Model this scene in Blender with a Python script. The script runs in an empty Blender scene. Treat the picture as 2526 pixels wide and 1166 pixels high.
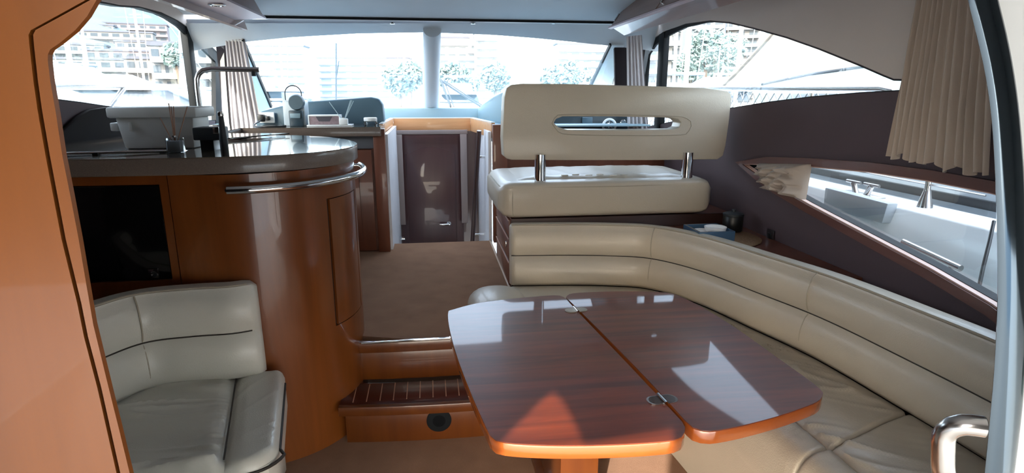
import bpy, bmesh, math, random
from mathutils import Vector, noise
from mathutils.geometry import tessellate_polygon
C = bpy.context.scene.collection
PI = math.pi
# ------------------------------------------------------------------ camera, world, sun, exposure
EYE = Vector((0.0, 0.0, 1.6)); PITCH = math.radians(13.7); YAW = math.radians(7.8); F = 1450.0
cd = bpy.data.cameras.new('camera'); cam = bpy.data.objects.new('camera', cd); C.objects.link(cam)
cd.sensor_width = 36.0; cd.lens = F / 2526 * 36.0; cd.clip_start = 0.02; cd.clip_end = 3000
cam.location = EYE; cam.rotation_euler = (PI / 2 - PITCH, 0, -YAW)
bpy.context.scene.camera = cam
sc = bpy.context.scene
sc.view_settings.view_transform = 'Standard'; sc.view_settings.look = 'None'
sc.view_settings.gamma = 1.0; sc.view_settings.use_curve_mapping = False
sc.view_settings.exposure = 1.05
SUN_DIR = Vector((0.35, 0.78, -0.52)).normalized()          # the way the light travels
w = bpy.data.worlds.new('sky'); sc.world = w; w.use_nodes = True
nt = w.node_tree; bg = nt.nodes['Background']
sky = nt.nodes.new('ShaderNodeTexSky'); sky.sky_type = 'NISHITA'; sky.sun_disc = False
sky.sun_elevation = math.asin(-SUN_DIR.z); sky.sun_rotation = math.atan2(-SUN_DIR.x, -SUN_DIR.y)
sky.air_density = 1.0; sky.dust_density = 3.0; sky.ozone_density = 1.0
mixw = nt.nodes.new('ShaderNodeMixRGB'); mixw.inputs[0].default_value = 0.55
mixw.inputs[2].default_value = (3.4, 3.7, 4.0, 1)
nt.links.new(sky.outputs[0], mixw.inputs[1]); nt.links.new(mixw.outputs[0], bg.inputs[0])
bg.inputs[1].default_value = 1.0
sl = bpy.data.lights.new('sun', 'SUN'); sl.energy = 6.0; sl.angle = math.radians(0.6); sl.color = (1, .95, .87)
so = bpy.data.objects.new('sun', sl); C.objects.link(so)
so.rotation_euler = SUN_DIR.to_track_quat('-Z', 'Y').to_euler()

# ------------------------------------------------------------------ helpers
def ray(u, v):
    dx = (u - 1263) / F; dy = -(v - 583) / F
    up = -math.sin(PITCH) + dy * math.cos(PITCH); fw = math.cos(PITCH) + dy * math.sin(PITCH)
    return Vector((dx * math.cos(YAW) + fw * math.sin(YAW), fw * math.cos(YAW) - dx * math.sin(YAW), up))
def P(u, v, X=None, Y=None, Z=None):
    d = ray(u, v)
    t = (X / d.x) if X is not None else (Y / d.y) if Y is not None else ((Z - 1.6) / d.z)
    return EYE + d * t
def lin(h):
    h = h.lstrip('#'); r = [int(h[i:i + 2], 16) / 255 for i in (0, 2, 4)]
    return tuple((c / 12.92 if c <= .04045 else ((c + .055) / 1.055) ** 2.4) for c in r) + (1,)
MATS = {}
def mat(name, col, rough=.5, metal=0, coat=0, bump=0, bscale=60, vary=0, vscale=5, spec=.5, stretch=(1, 1, 1), transl=0, bdist=.01, detail=4):
    if name in MATS: return MATS[name]
    m = bpy.data.materials.new(name); m.use_nodes = True; MATS[name] = m
    n = m.node_tree.nodes; l = m.node_tree.links; b = n['Principled BSDF']
    c = lin(col) if isinstance(col, str) else col
    b.inputs['Base Color'].default_value = c; b.inputs['Roughness'].default_value = rough
    b.inputs['Metallic'].default_value = metal; b.inputs['Coat Weight'].default_value = coat
    b.inputs['Coat Roughness'].default_value = .03; b.inputs['Specular IOR Level'].default_value = spec
    tc = n.new('ShaderNodeTexCoord'); mp = n.new('ShaderNodeMapping'); mp.inputs['Scale'].default_value = stretch
    l.new(tc.outputs['Object'], mp.inputs['Vector'])
    t = n.new('ShaderNodeTexNoise'); t.inputs['Scale'].default_value = vscale; t.inputs['Detail'].default_value = detail
    l.new(mp.outputs[0], t.inputs['Vector'])
    mx = n.new('ShaderNodeMixRGB'); mx.inputs[1].default_value = tuple(x * (1 - max(vary, .04)) for x in c[:3]) + (1,)
    mx.inputs[2].default_value = tuple(min(1, x * (1 + max(vary, .04))) for x in c[:3]) + (1,)
    l.new(t.outputs[0], mx.inputs[0]); l.new(mx.outputs[0], b.inputs['Base Color'])
    if bump:
        t2 = n.new('ShaderNodeTexNoise'); t2.inputs['Scale'].default_value = bscale; t2.inputs['Detail'].default_value = 3
        l.new(tc.outputs['Object'], t2.inputs['Vector'])
        bp = n.new('ShaderNodeBump'); bp.inputs['Strength'].default_value = bump; bp.inputs['Distance'].default_value = bdist
        l.new(t2.outputs[0], bp.inputs['Height']); l.new(bp.outputs[0], b.inputs['Normal'])
    return m
def wood(name, dark, light, grain=(1, 1, .06), scale=18, rough=.35, coat=.3, band=.35):
    m = bpy.data.materials.new(name); m.use_nodes = True; MATS[name] = m
    n = m.node_tree.nodes; l = m.node_tree.links; b = n['Principled BSDF']
    b.inputs['Roughness'].default_value = rough; b.inputs['Coat Weight'].default_value = coat; b.inputs['Coat Roughness'].default_value = .04
    tc = n.new('ShaderNodeTexCoord'); mp = n.new('ShaderNodeMapping'); mp.inputs['Scale'].default_value = grain
    l.new(tc.outputs['Object'], mp.inputs['Vector'])
    t = n.new('ShaderNodeTexNoise'); t.inputs['Scale'].default_value = scale; t.inputs['Detail'].default_value = 6; t.inputs['Roughness'].default_value = .6
    t.inputs['Distortion'].default_value = .6
    l.new(mp.outputs[0], t.inputs['Vector'])
    t2 = n.new('ShaderNodeTexNoise'); t2.inputs['Scale'].default_value = scale * .17; t2.inputs['Detail'].default_value = 2
    l.new(mp.outputs[0], t2.inputs['Vector'])
    mm = n.new('ShaderNodeMixRGB'); mm.inputs[0].default_value = band
    l.new(t.outputs[0], mm.inputs[1]); l.new(t2.outputs[0], mm.inputs[2])
    r = n.new('ShaderNodeValToRGB'); r.color_ramp.elements[0].position = .32; r.color_ramp.elements[1].position = .68
    r.color_ramp.elements[0].color = lin(dark); r.color_ramp.elements[1].color = lin(light)
    l.new(mm.outputs[0], r.inputs[0]); l.new(r.outputs[0], b.inputs['Base Color'])
    return m
def glass_mat(name, tint, refl=1.0):
    m = bpy.data.materials.new(name); m.use_nodes = True; MATS[name] = m
    n = m.node_tree.nodes; l = m.node_tree.links; n.remove(n['Principled BSDF'])
    o = n['Material Output']; tr = n.new('ShaderNodeBsdfTransparent'); tr.inputs[0].default_value = tint
    g = n.new('ShaderNodeBsdfGlossy'); g.inputs['Roughness'].default_value = .01
    fr = n.new('ShaderNodeFresnel'); fr.inputs[0].default_value = 1.45
    mu = n.new('ShaderNodeMath'); mu.operation = 'MULTIPLY'; mu.inputs[1].default_value = refl
    mx = n.new('ShaderNodeMixShader'); l.new(fr.outputs[0], mu.inputs[0]); l.new(mu.outputs[0], mx.inputs[0])
    l.new(tr.outputs[0], mx.inputs[1]); l.new(g.outputs[0], mx.inputs[2]); l.new(mx.outputs[0], o.inputs[0])
    return m
def wloc(o):
    v = Vector((0, 0, 0))
    while o is not None: v += o.location; o = o.parent
    return v
def tag(o, label=None, cat=None, group=None, kind=None):
    if label: o['label'] = label
    if cat: o['category'] = cat
    if group: o['group'] = group
    if kind: o['kind'] = kind
    return o
def thing(name, loc, label, cat, group=None):
    o = bpy.data.objects.new(name, None); C.objects.link(o); o.location = loc; o.empty_display_size = .05
    return tag(o, label, cat, group)
def obj(name, vs, fs, m, parent=None, smooth=False, bevel=0, seg=2, auto=40):
    vs = [Vector(v) for v in vs]
    off = wloc(parent) if parent is not None else None
    if off is None:
        mn = [min(v[i] for v in vs) for i in range(3)]; mx = [max(v[i] for v in vs) for i in range(3)]
        off = Vector(((mn[0] + mx[0]) / 2, (mn[1] + mx[1]) / 2, mn[2]))
    me = bpy.data.meshes.new(name); me.from_pydata([v - off for v in vs], [], fs)
    bm = bmesh.new(); bm.from_mesh(me)
    bmesh.ops.recalc_face_normals(bm, faces=bm.faces)
    if bevel:
        ed = [e for e in bm.edges if len(e.link_faces) == 2 and e.calc_face_angle(0) > math.radians(35)]
        bmesh.ops.bevel(bm, geom=ed, offset=bevel, segments=seg, profile=.5, affect='EDGES', clamp_overlap=True)
        smooth = True
    bm.to_mesh(me); bm.free()
    me.materials.append(m)
    if smooth:
        me.polygons.foreach_set('use_smooth', [True] * len(me.polygons)); me.set_sharp_from_angle(angle=math.radians(auto))
    o = bpy.data.objects.new(name, me); C.objects.link(o)
    if parent is not None: o.parent = parent
    else: o.location = off
    return o
def join(*parts):
    V, Fc = [], []
    for vs, fs in parts:
        n = len(V); V += list(vs); Fc += [tuple(i + n for i in f) for f in fs]
    return V, Fc
def boxg(x0, x1, y0, y1, z0, z1):
    v = [(x, y, z) for z in (z0, z1) for y in (y0, y1) for x in (x0, x1)]
    return v, [(0, 2, 3, 1), (4, 5, 7, 6), (0, 1, 5, 4), (2, 6, 7, 3), (0, 4, 6, 2), (1, 3, 7, 5)]
def box(name, x0, x1, y0, y1, z0, z1, m, parent=None, bevel=.004, seg=2):
    return obj(name, *boxg(x0, x1, y0, y1, z0, z1), m, parent, bevel=bevel, seg=seg)
def prismg(poly, vec, holes=(), tri_=False):
    """poly, holes: lists of 3D points on one plane; extruded along vec"""
    loops = [[Vector(p) for p in poly]] + [[Vector(p) for p in h] for h in holes]
    flat = [p for lp in loops for p in lp]; n = len(flat); vec = Vector(vec)
    if len(loops) == 1 and not tri_: tri = [tuple(range(n))]
    else: tri = [tuple(t) for t in tessellate_polygon(loops)]
    V = flat + [p + vec for p in flat]; Fc = [t for t in tri] + [tuple(i + n for i in reversed(t)) for t in tri]
    k = 0
    for lp in loops:
        m_ = len(lp)
        for i in range(m_):
            a, b = k + i, k + (i + 1) % m_
            Fc.append((a, b, b + n, a + n))
        k += m_
    return V, Fc
def prism(name, poly, vec, m, parent=None, holes=(), tri=False, **kw):
    return obj(name, *prismg(poly, vec, holes, tri), m, parent, **kw)
def catmull(pts, n):
    pts = [Vector(p) for p in pts]; out = []
    P_ = [pts[0] * 2 - pts[1]] + pts + [pts[-1] * 2 - pts[-2]]
    tot = len(pts) - 1
    for i in range(n + 1):
        s = i / n * tot; k = min(int(s), tot - 1); t = s - k
        a, b, c, d = P_[k:k + 4]
        out.append(.5 * ((2 * b) + (c - a) * t + (2 * a - 5 * b + 4 * c - d) * t * t + (3 * b - a - 3 * c + d) * t ** 3))
    # resample evenly
    L = [0]
    for i in range(n): L.append(L[-1] + (out[i + 1] - out[i]).length)
    res = []; k = 0
    for i in range(n + 1):
        s = L[-1] * i / n
        while k < n - 1 and L[k + 1] < s: k += 1
        f = (s - L[k]) / max(1e-9, L[k + 1] - L[k]); res.append(out[k].lerp(out[k + 1], min(1, max(0, f))))
    return res
def tubeg(pts, r, seg=12, closed=False, caps=True):
    pts = [Vector(p) for p in pts]; n = len(pts); V, Fc = [], []
    up = None
    for i, p in enumerate(pts):
        a = pts[i - 1] if (i > 0 or closed) else p; b = pts[(i + 1) % n] if (i < n - 1 or closed) else p
        t = (b - a).normalized()
        if up is None: up = t.orthogonal().normalized()
        up = (up - t * up.dot(t)).normalized(); s = t.cross(up)
        rr = r(i / (n - 1)) if callable(r) else r
        for k in range(seg):
            q = 2 * PI * k / seg; V.append(p + (up * math.cos(q) + s * math.sin(q)) * rr)
    m_ = n if closed else n - 1
    for i in range(m_):
        for k in range(seg):
            j = (i + 1) % n
            Fc.append((i * seg + k, i * seg + (k + 1) % seg, j * seg + (k + 1) % seg, j * seg + k))
    if caps and not closed: Fc.append(tuple(range(seg))); Fc.append(tuple((n - 1) * seg + k for k in range(seg)))
    return V, Fc
def tube(name, pts, r, m, parent=None, seg=12, **kw):
    return obj(name, *tubeg(pts, r, seg, **kw), m, parent, smooth=True)
def latheg(prof, c=(0, 0, 0), seg=28, axis='z'):
    V, Fc = [], []; c = Vector(c)
    for r, h in prof:
        for k in range(seg):
            q = 2 * PI * k / seg
            a, b = r * math.cos(q), r * math.sin(q)
            V.append(c + (Vector((a, b, h)) if axis == 'z' else Vector((a, h, b)) if axis == 'y' else Vector((h, a, b))))
    n = len(prof)
    for i in range(n - 1):
        for k in range(seg): Fc.append((i * seg + k, i * seg + (k + 1) % seg, (i + 1) * seg + (k + 1) % seg, (i + 1) * seg + k))
    Fc.append(tuple(range(seg))); Fc.append(tuple((n - 1) * seg + k for k in range(seg)))
    return V, Fc
def lathe(name, prof, c, m, parent=None, seg=28, axis='z'):
    return obj(name, *latheg(prof, c, seg, axis), m, parent, smooth=True)
def ss(a, b, x):
    t = min(1, max(0, (x - a) / (b - a))); return t * t * (3 - 2 * t)
def normals2(path):
    n = []
    for i in range(len(path)):
        a = path[max(0, i - 1)]; b = path[min(len(path) - 1, i + 1)]; t = (b - a).normalized(); n.append(Vector((-t.y, t.x, 0)))
    return n
def gridg(rows, caps=True):
    """rows: list of lists of points, each row a closed section"""
    V = [p for r in rows for p in r]; k = len(rows[0]); Fc = []
    for i in range(len(rows) - 1):
        for j in range(k):
            Fc.append((i * k + j, i * k + (j + 1) % k, (i + 1) * k + (j + 1) % k, (i + 1) * k + j))
    if caps: Fc.append(tuple(range(k))); Fc.append(tuple((len(rows) - 1) * k + j for j in range(k)))
    return V, Fc
def curved_plate(path, i0, i1, z0, z1, t, m, name, parent, lift=0):
    nn = normals2(path); rows = []
    for i in range(i0, i1 + 1):
        p, n = path[i], nn[i]
        a = p + n * lift; b = p + n * (lift - t)
        rows.append([Vector((a.x, a.y, z0)), Vector((a.x, a.y, z1)), Vector((b.x, b.y, z1)), Vector((b.x, b.y, z0))])
    return obj(name, *gridg(rows), m, parent, smooth=True, auto=30)

# ------------------------------------------------------------------ materials
M_isl = wood('island cherry veneer', '#5e2f0e', '#82461b', scale=10, rough=.32, coat=.35)
M_jamb = wood('jamb cherry veneer', '#6c3a0c', '#834810', scale=9, rough=.4, coat=.2, band=.5)
M_dkwood = wood('dark cherry cabinets', '#5c3022', '#75432f', scale=12, rough=.4, coat=.2)  # cherry in a dark brown tone of its own
M_doorw = wood('companionway door wood', '#41272a', '#4f3132', scale=12, rough=.35, coat=.3)
M_step = wood('step cherry', '#47200b', '#62330f', scale=12, rough=.3, coat=.4)
M_tread = wood('dark slatted tread', '#3c1209', '#4d190d', grain=(1, .1, 1), rough=.4)
M_table = wood('lacquered table top', '#42160a', '#80381a', grain=(.10, 1.3, 1), scale=16, rough=.42, coat=.45, band=.3)
M_edge = wood('table edge solid', '#86421a', '#a85a26', grain=(.15, .15, 1), scale=22, rough=.2, coat=1)
M_gap = mat('dark recess', '#1a0d09', .8)
M_lip = wood('sunlit wood lip', '#c08a5c', '#d9a778', grain=(.1, 1, 1), rough=.4)  # sunlight falling on the lip is put into this lighter wood colour
M_leR = mat('cream leather', '#bab09f', .38, bump=.12, bscale=220, vary=.05, vscale=6, coat=.12)
M_leL = mat('pale cream leather', '#cbc9bf', .38, bump=.12, bscale=220, vary=.04, vscale=6, coat=.15)
M_seam = mat('dark piping', '#2c2722', .6)
M_stitch = mat('stitched seam', '#a59c8b', .6)
M_carpet = mat('brown carpet', '#8c6c57', .95, bump=.6, bscale=400, vary=.22, vscale=7, bdist=.004, spec=.1)
M_dark = mat('aubergine fabric wall', '#4c3c41', .75, bump=.1, bscale=300, vary=.1, vscale=3)
M_redtrim = wood('dark red window trim', '#54302b', '#6b4038', grain=(1, .1, 1), rough=.35)
M_trimp = mat('pinkish trim edge', '#c9a596', .4)
M_head = mat('cream headliner', '#c8bcb4', .8, bump=.08, bscale=300)
M_ceil = mat('grey white headliner', '#c3c9cf', .7, bump=.05, bscale=200)
M_soff = mat('mauve soffit', '#b9a5ab', .45)
M_overw = wood('overhead cabinet veneer', '#7d6059', '#94776c', grain=(1, .08, 1), rough=.4)
M_white = mat('white gelcoat', '#eef1f2', .3, coat=.3)
M_gran = mat('speckled granite', '#63594f', .10, vary=.55, vscale=260, coat=.9, detail=8)
M_grane = mat('granite edge', '#6d6159', .35, vary=.4, vscale=260, coat=.3, detail=8)
M_bolst = mat('slate blue vinyl', '#4d6878', .5, vary=.05)
M_bolst2 = mat('pale blue vinyl', '#86a3b0', .5)
M_chrome = mat('polished stainless', '#d9dbdd', .08, metal=1)
M_steel = mat('brushed stainless', '#b9b6b4', .22, metal=1)
M_pol = mat('mirror steel door edge', '#525d66', .10, metal=1)
M_black = mat('black gloss glass', '#08090b', .12, coat=.6)
M_blk = mat('black plastic', '#14171a', .4)
M_rub = mat('charcoal', '#232a30', .55)
M_frame = mat('black window frame', '#0b0e11', .6, spec=.2)
M_curt = mat('beige curtain', '#b5a698', .9, bump=.15, bscale=500)
M_curt2 = mat('grey beige curtain', '#b1adb0', .9, bump=.15, bscale=500)
M_marble = mat('pale marble lining', '#dfe1e6', .4, vary=.12, vscale=9)
M_deck = mat('white deck', '#c4cacd', .5)
M_deckg = mat('grey green deck', '#8fa39f', .7)
M_wat = mat('harbour water', '#48616b', .08, bump=.5, bscale=1.2, bdist=.1)
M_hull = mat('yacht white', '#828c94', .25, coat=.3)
M_win = mat('tinted yacht glass', '#26323c', .1, coat=.5)
M_canv = mat('cream boat canvas', '#9d958a', .8, vary=.05)
M_canv2 = mat('grey blocker canvas', '#77797a', .9)  # for the unseen sheets added to block daylight
M_blue = mat('smoky blue plastic', '#3f5d78', .25, coat=.4)
M_wick = mat('woven straw', '#9c8064', .9, bump=.9, bscale=120, vary=.2, vscale=60)
M_cool = mat('white cool box', '#c9cbc9', .5)
M_glass = glass_mat('window glass', (.95, .98, .985, 1), .25)
M_clear = glass_mat('clear glass', (.9, .93, .95, 1), 1.2)
M_fac = [mat('facade %d' % i, c, .9) for i, c in enumerate(('#7f7c7a', '#716c68', '#8a8886', '#75696a', '#717379'))]
M_facl = mat('washed-out facade', '#b9bcbe', .9)  # glare of the windscreen view is put into the lighter wall colour
M_faclw = mat('washed-out facade window', '#7f8c92', .5)  # windows lightened the same way, washed-out view painted in
M_facw = mat('facade window', '#2e3942', .5)
M_roof = mat('grey roof', '#55565e', .9)
M_hill = mat('hazy hill', '#5d6b6c', 1.0, vary=.3, vscale=.05)
M_leaf = mat('hazed foliage', '#7b8d88', .9, vary=.4, vscale=1.5)  # haze and overexposure put into the leaf colour
M_bark = mat('bark', '#6a5a4c', .9)
M_quay = mat('quay concrete', '#a9a6a0', .9)

def struct(o): o['kind'] = 'structure'; return o
FZ = .41       # upper floor
WX = 1.92      # starboard wall
# ------------------------------------------------------------------ floors
struct(box('floor', -1.9, WX, .5, 3.4, -.05, 0, M_carpet, bevel=0))
uf = struct(prism('floor', [P(893, 828, Z=FZ), (-.1, 2.755, FZ), P(1105, 828, Z=FZ), (.47, 2.80, FZ), (.47, 4.72, FZ), (-.36, 4.72, FZ), (-.36, 4.55, FZ), (-1.8, 4.55, FZ), (-1.8, 2.9, FZ), (-.6, 2.9, FZ)],
      (0, 0, -.03), M_carpet))
struct(box('floor', -.42, .52, 4.74, 5.85, -.35, -.3, M_carpet, bevel=0))
tg = obj('trim_1', *boxg(P(896, 828, Z=FZ).x, .47, 2.742, 2.762, FZ - .004, FZ + .006), M_chrome, bevel=.002); struct(tg)
tg = obj('trim_2', *boxg(.455, .47, 2.8, 4.72, FZ, FZ + .006), mat('light nosing', '#c9b09c', .4), bevel=.001); struct(tg)
# ------------------------------------------------------------------ steps
st = thing('saloon_steps', (0, 2.62, 0), 'two cherry wood steps with slatted dark tread up to the galley carpet', 'steps')
def arc_front(x0, x1, y0, bow, n=14):
    return [Vector((x0 + (x1 - x0) * i / n, y0 - bow * (1 - ((i / n) * 2 - 1) ** 2), 0)) for i in range(n + 1)]
def curved_board(name, x0, x1, y0, bow, th, z0, z1, m, parent, bevel=.003):
    a = arc_front(x0, x1, y0, bow); b = [p + Vector((0, th, 0)) for p in a]
    return prism(name, [Vector((p.x, p.y, z0)) for p in a + b[::-1]], (0, 0, z1 - z0), m, parent, bevel=bevel)
curved_board('lower_riser', -.435, .72, 2.545, .035, .03, 0, .158, M_step, st)
curved_board('lower_nosing', -.46, .72, 2.515, .035, .03, .155, .2, M_step, st)
tr = curved_board('tread', -.46, .72, 2.545, .035, .22, .165, .194, M_tread, st)
for i in range(13):
    x = -.40 + i * .062
    o = box('inlay_strip', x - .0022, x + .0022, 2.565, 2.735, .1935, .1955, mat('pale inlay', '#b48a72', .4), tr, bevel=0)
curved_board('upper_riser', -.42, .45, 2.80, .02, .03, .19, .35, M_step, st)
curved_board('upper_nosing', -.42, .45, 2.765, .015, .035, .35, .405, M_step, st)
sp = thing('floor_speaker', P(1083, 1037, Y=2.50), 'round black speaker grille set in the lower step riser', 'speaker')
lathe('rim', [(.050, .03), (.056, .018), (.058, .0), (.052, -.004)], P(1083, 1037, Y=2.505), mat('speaker rim', '#16181a', .8, spec=.1), sp, axis='y', seg=36)
lathe('grille', [(.0505, .005), (.0495, -.001), (.03, -.004), (.001, -.005)], P(1083, 1037, Y=2.505), mat('speaker cloth', '#101113', .9, spec=.05), sp, axis='y', seg=36)

# ------------------------------------------------------------------ galley island
isl = thing('galley_island', (-1.0, 2.7, 0), 'curved cherry wood galley peninsula with a rounded end beside the steps', 'cabinet')
ip = catmull([(-1.015, 2.425, 0), (-.86, 2.405, 0), (-.695, 2.42, 0), (-.555, 2.495, 0), (-.45, 2.61, 0), (-.387, 2.75, 0), (-.372, 2.92, 0), (-.41, 3.12, 0), (-.50, 3.32, 0), (-.64, 3.5, 0)], 90)
ipr = ip[::-1]   # reversed so that normals2 points outwards
def near_i(x, y): return min(range(len(ipr)), key=lambda i: (ipr[i] - Vector((x, y, 0))).length)
iD0 = near_i(-.447, 2.61); iD1 = near_i(-.375, 2.86)   # iD1 < iD0
N_ = len(ipr) - 1
nn_ = normals2(ipr)
if (nn_[iD0].x < 0): nn_ = None
core = [p - n * .012 for p, n in zip(ipr, normals2(ipr))]
prism('carcass', [Vector((p.x, p.y, 0)) for p in core] + [Vector((-1.0, 3.0, 0))], (0, 0, 1.29), M_gap, isl)
zd0, zd1 = .62, 1.13
zd0 = P(835, 800, Y=2.61).z; zd1 = P(812, 492, Y=2.61).z
curved_plate(ipr, iD0 + 1, N_, 0.0, 1.292, .012, M_isl, 'front_panel', isl)
curved_plate(ipr, 0, iD1 - 1, 0.0, 1.292, .012, M_isl, 'side_panel', isl)
curved_plate(ipr, iD1 - 1, iD0 + 1, 0.0, zd0 - .004, .012, M_isl, 'lower_panel', isl)
curved_plate(ipr, iD1 - 1, iD0 + 1, zd1 + .004, 1.292, .012, M_isl, 'upper_panel', isl)
curved_plate(ipr, iD1, iD0, zd0, zd1, .012, M_isl, 'door', isl)
# tv section
tvb = thing('television_cabinet', (-1.4, 2.6, 0), 'cherry wood cabinet end around the black flat panel, left of the curved peninsula', 'cabinet')
TY = 2.43
tl, tr_, tt, tb = -1.75, -1.05, P(390, 455, Y=TY).z, P(420, 690, Y=TY).z
fr = [(-1.79, TY, .0), (-1.02, TY, .0), (-1.02, TY, 1.292), (-1.79, TY, 1.292)]
prism('surround', fr, (0, .02, 0), M_isl, tvb, holes=[[(tl, TY, tb), (tr_, TY, tb), (tr_, TY, tt), (tl, TY, tt)]])
box('carcass', -1.79, -1.02, TY + .021, 2.9, 0, 1.29, M_gap, tvb, bevel=0)
tv = thing('flat_television', (-1.4, TY, tb), 'black glossy panel recessed in cherry wood under the counter', 'television')
box('screen', tl + .003, tr_ - .003, TY + .002, TY + .018, tb + .003, tt - .003, M_black, tv)
p = P(378, 675, Y=TY - .004)
box('badge', p.x - .019, p.x + .019, TY - .004, TY + .003, p.z - .019, p.z + .019, M_chrome, tv, bevel=.003)
lathe('badge_disc', [(.013, 0), (.012, -.004), (.004, -.005)], (p.x + .002, TY - .004, p.z - .002), M_blk, tv, axis='y', seg=18)
lathe('badge_centre', [(.007, 0), (.006, -.003), (.001, -.004)], (p.x - .004, TY - .008, p.z), M_chrome, tv, axis='y', seg=14)
# counter: U shape
top = thing('granite_worktop', (-1.2, 3.3, 1.294), 'U-shaped grey speckled granite worktop wrapping the galley', 'worktop')
ZC = 1.36
edge = catmull([(-1.79, 2.40, 0), (-1.33, 2.385, 0), (-1.03, 2.392, 0), (-.87, 2.40, 0), (-.70, 2.43, 0), (-.545, 2.50, 0), (-.43, 2.62, 0), (-.37, 2.75, 0), (-.352, 2.90, 0), (-.375, 3.06, 0), (-.46, 3.27, 0), (-.60, 3.48, 0), (-.78, 3.62, 0)], 70)
inner = [(-.95, 3.62, 0), (-1.0, 3.3, 0), (-1.25, 3.2, 0), (-1.32, 3.4, 0), (-1.32, 4.42, 0), (-.36, 4.44, 0), (-.36, 4.96, 0), (-1.79, 4.96, 0), (-1.79, 2.42, 0)]
poly = [Vector((p[0], p[1], 1.294)) for p in edge] + [Vector((p[0], p[1], 1.294)) for p in inner]
prism('slab', poly, (0, 0, ZC - 1.294 - .002), M_grane, top, bevel=.004)
poly2 = [Vector((p.x, p.y, ZC - .0035)) for p in poly]
prism('polished_top', poly2, (0, 0, .0045), M_gran, top)
# rail round the island
rp = [p + n * .045 for p, n in zip(ipr, normals2(ipr))]
i0 = near_i(-.40, 3.12); i1 = near_i(-.79, 2.41)
rpts = [Vector((p.x, p.y, 1.237)) for p in rp[i0:i1 + 1]]
rl = thing('grab_rail', rpts[0], 'polished steel grab rail curving around the rounded end of the peninsula', 'rail')
tube('rail_tube', rpts, .0165, M_chrome, rl, seg=16)
for k in (0, len(rpts) // 2, len(rpts) - 1):
    q = rpts[k]; n = normals2(ipr)[i0 + k]; tube('bracket', [q, q - n * .044], .009, M_chrome, rl)
# rail on the counter front-left
def zc(u, v): return P(u, v, Z=ZC)
r2 = thing('hob_rail', zc(235, 392), 'low chrome fiddle rail on black posts along the worktop edge beside the wooden door frame', 'rail')
a = P(162, 379, Y=2.5); b = P(440, 372, Y=2.62)
tube('rail_tube', [a, b, P(470, 373, Y=2.75)], .006, M_chrome, r2)
for u in (237, 403):
    c = P(u, 378, Y=2.5 + (u - 162) / 278 * .12)
    box('post', c.x - .011, c.x + .011, c.y - .011, c.y + .011, ZC, c.z + .004, M_blk, r2, bevel=.002)

# side and forward galley cabinets
fc = thing('forward_galley_cabinet', (-1.0, 4.6, FZ), 'dark cherry galley cabinet across the front with panelled door beside the companionway', 'cabinet')
box('carcass', -1.79, -.345, 4.53, 4.95, FZ, 1.294, M_dkwood, fc, bevel=0)
box('fascia', -1.79, -.42, 4.50, 4.53, 1.2, 1.294, mat('grey blue fascia', '#5b6068', .5), fc, bevel=.002)
box('end_post', -.42, -.335, 4.47, 4.53, FZ, 1.345, M_dkwood, fc, bevel=.003)
for k, (x0, x1) in enumerate(((-.98, -.44), (-1.54, -1.0))):
    o = box('door', x0, x1, 4.508, 4.53, FZ + .01, 1.19, M_dkwood, fc, bevel=.003)
    box('raised_panel', x0 + .07, x1 - .1, 4.500, 4.509, FZ + .08, 1.08, M_dkwood, o, bevel=.006)
sc_ = thing('side_galley_cabinet', (-1.55, 3.7, FZ), 'cherry galley cabinet along the port hull side below the worktop', 'cabinet')
box('carcass', -1.755, -1.34, 2.92, 4.46, FZ, 1.294, M_dkwood, sc_, bevel=.003)

# ------------------------------------------------------------------ companionway
hx0, hx1 = -.37, .45
cw = struct(box('wall_companionway_port', -.345, -.318, 4.54, 5.8, -.3, 1.30, M_marble, bevel=0))
cw = struct(box('wall_companionway_starboard', .455, .48, 4.72, 5.8, -.3, 1.30, M_marble, bevel=0))
cw = struct(box('wall_companionway_front', -.40, .48, 5.815, 5.84, -.3, 1.30, M_doorw, bevel=0))
hl = thing('hatch_surround', (0, 5.3, 1.26), 'wood coaming lip with sunlight put into its colour, around the companionway opening', 'trim')
a0 = [P(945, 308, Z=ZC), P(970, 294, Z=ZC), P(1160, 293, Z=ZC), P(1212, 305, Z=ZC)]
pth = [Vector((p.x, p.y, 0)) for p in a0]
for k in range(3):
    a, b = pth[k], pth[k + 1]; d = (b - a).normalized(); n = Vector((-d.y, d.x, 0))
    prism('coaming_board', [(a.x, a.y, 1.245), (b.x, b.y, 1.245), (b.x, b.y, ZC + .006), (a.x, a.y, ZC + .006)], n * .03, M_lip, hl, bevel=.003)
    prism('cap_strip', [(a.x, a.y, ZC + .006), (b.x, b.y, ZC + .006), (b.x + n.x * .03, b.y + n.y * .03, ZC + .006), (a.x + n.x * .03, a.y + n.y * .03, ZC + .006)], (0, 0, .008), M_white, hl)
dr = thing('cabin_door', (0, 5.75, -.3), 'dark wooden cabin door with arched panel at the foot of the companionway', 'door')
dx0, dx1 = P(986, 450, Y=5.75).x, P(1142, 450, Y=5.75).x
dz1 = P(1060, 333, Y=5.75).z
box('door_leaf', dx0, dx1, 5.76, 5.80, -.3, dz1, M_doorw, dr, bevel=.004)
w_ = (dx1 - dx0)
ar = [(dx0 + .07, 5.752, .0), (dx1 - .07, 5.752, .0), (dx1 - .07, 5.752, dz1 - .18)] + \
     [(dx1 - .07 - (w_ - .14) * i / 12, 5.752, dz1 - .18 + .07 * math.sin(PI * i / 12)) for i in range(1, 12)] + [(dx0 + .07, 5.752, dz1 - .18)]
prism('arched_panel', ar, (0, .01, 0), M_doorw, dr, bevel=.004)
h = P(1100, 552, Y=5.73)
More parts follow.
